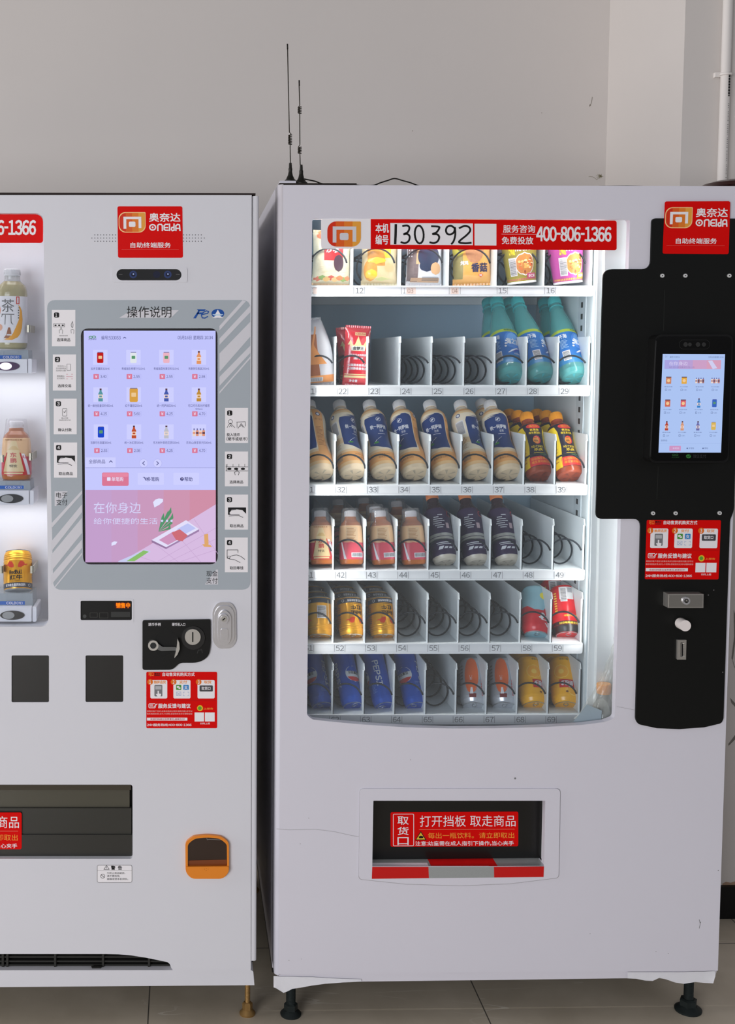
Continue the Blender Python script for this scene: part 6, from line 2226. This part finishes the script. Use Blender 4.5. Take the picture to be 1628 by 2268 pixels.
# bottom tray
for n_, bx_, tx_, sp in ((61, 713.7, 690, -42), (62, 781.4, 758, 36), (63, 852, 823.4, -100), (64, 921, 893, -36)):
    stand(get(blue_can), (bx_, 1566), (tx_, 1447), YS + .045, .146, sp, group='slim blue cans on the bottom tray',
          label='slim blue cola can above the number %d' % n_ if n_ > 61 else 'slim blue cola can at the left end of the bottom tray')
for n_, bx_, tx_, sp in ((66, 1050, 1046.8, -10), (67, 1117, 1111, -8)):
    stand(get(silver_can), (bx_, 1567), (tx_, 1466), YS + .045, .115, sp, sc=1.05, group='cans on the bottom tray', label='silver can with an orange oval above the number %d' % n_)
for n_, bx_, tx_, sp in ((68, 1183, 1169.4, 12), (69, 1253.4, 1245, -18)):
    for k in range(2):
        stand(get(yellow_can), (bx_, 1565), (tx_, 1463), YS + .045, .115, sp, sc=1.05, dy=.078 * k, group='cans on the bottom tray', label=('yellow orange-juice can, foremost above the number %d', 'yellow can standing behind the front one above the number %d')[k] % n_)
# bottle dropped in the door corner
o = clear_bottle()
q = P(1338, 1513, .058)
o.location = (q.x, .058, q.z - .206)
tag(o, 'clear bottle with orange cap wedged in the lower corner of the window', None)
# showcase samples in the left machine
yq = .088
for maker, bp, tp, L_, sp, lab in ((tea_pi, (27, 773), (25.5, 595), .180, 0, 'pale tea bottle with white label and yellow crescent in the showcase'),
                                   (pink_tea, (37, 1062), (36.5, 924), .1345, 0, 'peach and red bottle standing on the middle showcase stand'),
                                   (gold_can, (40, 1311), (39.5, 1224), .092, 0, 'gold drink can standing upright on the lowest showcase stand')):
    o = get(maker)
    stand(o, bp, tp, yq, L_, sp, label=lab, group='samples in the showcase')
    if maker is pink_tea: o.scale = (1.18, 1.0, 1.04)
    if maker is gold_can: o.scale = (1.1, 1.1, 1.03)
# little spring clips that hold the samples
for x, y, zx in ((62.5, 728, 1), (67, 1012, 1), (4, 1016, -1), (70, 1262, 1), (2, 1262, -1)):
    b = MB()
    m_ = mat((196, 188, 168), .3, .6)
    b.prism(rrect(x - 3, y - 8, x + 4, y + 8, 1), yq - .022, yq - .020, m_)
    b.prism(rrect(x + 2, y - 8, x + 4.5, y + 8, 0), yq - .022, .15, m_)
    part(b, 'sample_clip', LM)

# ------------------------------------------------------------------ on top of the right machine
BK = mat((26, 24, 20), .45, name='black_rubber')
WH_ = mat((40, 36, 28), .4, .5)


def antenna(label, base_px, rb, y, joints, coils, tip, cone, zt):
    t = thing('antenna', label, 'antenna', 'whip antennas on the machine')
    q = P(base_px[0], base_px[1], y)
    b = MB()
    ztop = P(base_px[0], cone, y).z
    h = ztop - zt
    prof = [(rb, 0), (rb, .003), (rb * .75, .006), (rb * .45, .014), (rb * .32, .022), (.0045, h * .7), (.0036, h * .72), (.003, h)]
    b.lathe(prof, BK, 24, Matrix.Translation((q.x, y, zt)))
    b.build('magnetic_base', t)
    b = MB()
    pts = [P(x, yy, y) for x, yy in joints]
    b.tube(pts, .0011, WH_, 6); b.build('whip', t)
    for (cx, y0, y1) in coils:
        p0, p1 = P(cx, y1, y), P(cx, y0, y)
        b = MB(); pts = []
        turns = max(4, int((p1.z - p0.z) / .003))
        for k in range(turns * 12 + 1):
            a = 2 * math.pi * k / 12
            pts.append((p0.x + .0036 * math.cos(a), y + .0036 * math.sin(a), p0.z + (p1.z - p0.z) * k / (turns * 12)))
        b.tube(pts, .0011, WH_, 5); b.build('spring', t)
    b = MB(); p0, p1 = P(*tip[0], y), P(*tip[1], y)
    b.tube([p0, p1], .0016, BK, 8); b.build('tip', t)
    return t


zt = Z_DT + .0037
a1 = antenna('taller black whip antenna nearer the left corner of the right machine', (643, 398), .0125, .03, [(643, 362), (642.5, 320), (641.8, 299), (645, 297), (641, 293), (639.5, 230), (637, 108)], [(642.5, 299, 320)], ((637, 109), (636.6, 97)), 361, z1_ + .0003)
a2 = antenna('shorter black whip antenna with two springs beside the taller one', (667, 403), .0142, .024, [(665, 366), (664.3, 340), (664, 326), (661, 325), (664.3, 321), (664, 252), (663.5, 238), (661, 237), (664, 233), (662.5, 190)], [(663.7, 326, 340), (663.7, 237, 251)], ((663, 190), (662.7, 178)), 365, zt)


def cable(parent, pts, rr=.0019):
    b = MB()
    sm = []
    for i in range(len(pts) - 1):
        p0, p1, p2, p3 = (Vector(pts[max(0, min(len(pts) - 1, i + d))]) for d in (-1, 0, 1, 2))
        for j in range(6):
            t = j / 6
            sm.append(.5 * (2 * p1 + (p2 - p0) * t + (2 * p0 - 5 * p1 + 4 * p2 - p3) * t * t + (3 * p1 - p0 - 3 * p2 + p3) * t ** 3))
    sm.append(Vector(pts[-1]))
    b.tube(sm, rr, BK, 8)
    return b.build('cable', parent)


zc_ = zt + .002
zd_ = Z_DT + .0022
X_ = lambda px: P(px, 404, .03).x
cable(a2, [P(672, 396, .026), P(684, 398.5, .03), P(698, 401.5, .034), (X_(716), .036, zc_ + .001), (X_(745), .03, zc_), (X_(775), .03, zc_), (X_(795), .03, zd_), (X_(820), .05, zd_), (X_(850), .07, zd_)], .0015)
cable(a1, [P(651, 399, .034), P(662, 403, .046), (X_(690), .05, zc_), (X_(720), .044, zc_ + .002), (X_(750), .04, zc_ + .001), (X_(780), .04, zc_ + .0005), (X_(800), .03, zd_), (X_(826), .026, zd_), P(842, 405, .024), P(858, 400, .024), P(874, 395.5, .024), P(892, 400, .024), P(910, 405, .024), (X_(925), .026, zd_), (X_(950), .05, zd_), (X_(970), .07, zd_)], .0015)
t = thing('flat_cable', 'thin dark cable lying along the right part of the machine top', 'cable')
b = MB(); q = P(1326, 409, .02); q1 = P(1424, 409, .02)
b.tube([(q.x, .02, Z_DT + .001), ((q.x * .35 + q1.x * .65), .02, Z_DT + .0018), (q1.x, .02, Z_DT + .001), (q1.x + .02, .06, Z_DT + .001)], .0009, BK, 8); b.build('cord', t)
# dark brown cover lying on the machine's right end
q = P(1640, 405, .11)
b = MB()
wd = mat((52, 24, 20), .3, noise=.15, nscale=20, name='dark_lacquer')
T_ = Matrix.Translation((q.x, .115, Z_CT + .0003)) @ Matrix.Diagonal((1, .9, 1, 1))
b.lathe([(.074, 0), (.09, .007), (.08, .016), (.056, .0225), (.025, .0255), (.002, .026)], wd, 48, T_)
b.build('brown_cover', label='dark brown domed cover lying on the right end of the machine', cat='cover')

bpy.data.objects.remove(_fobj)
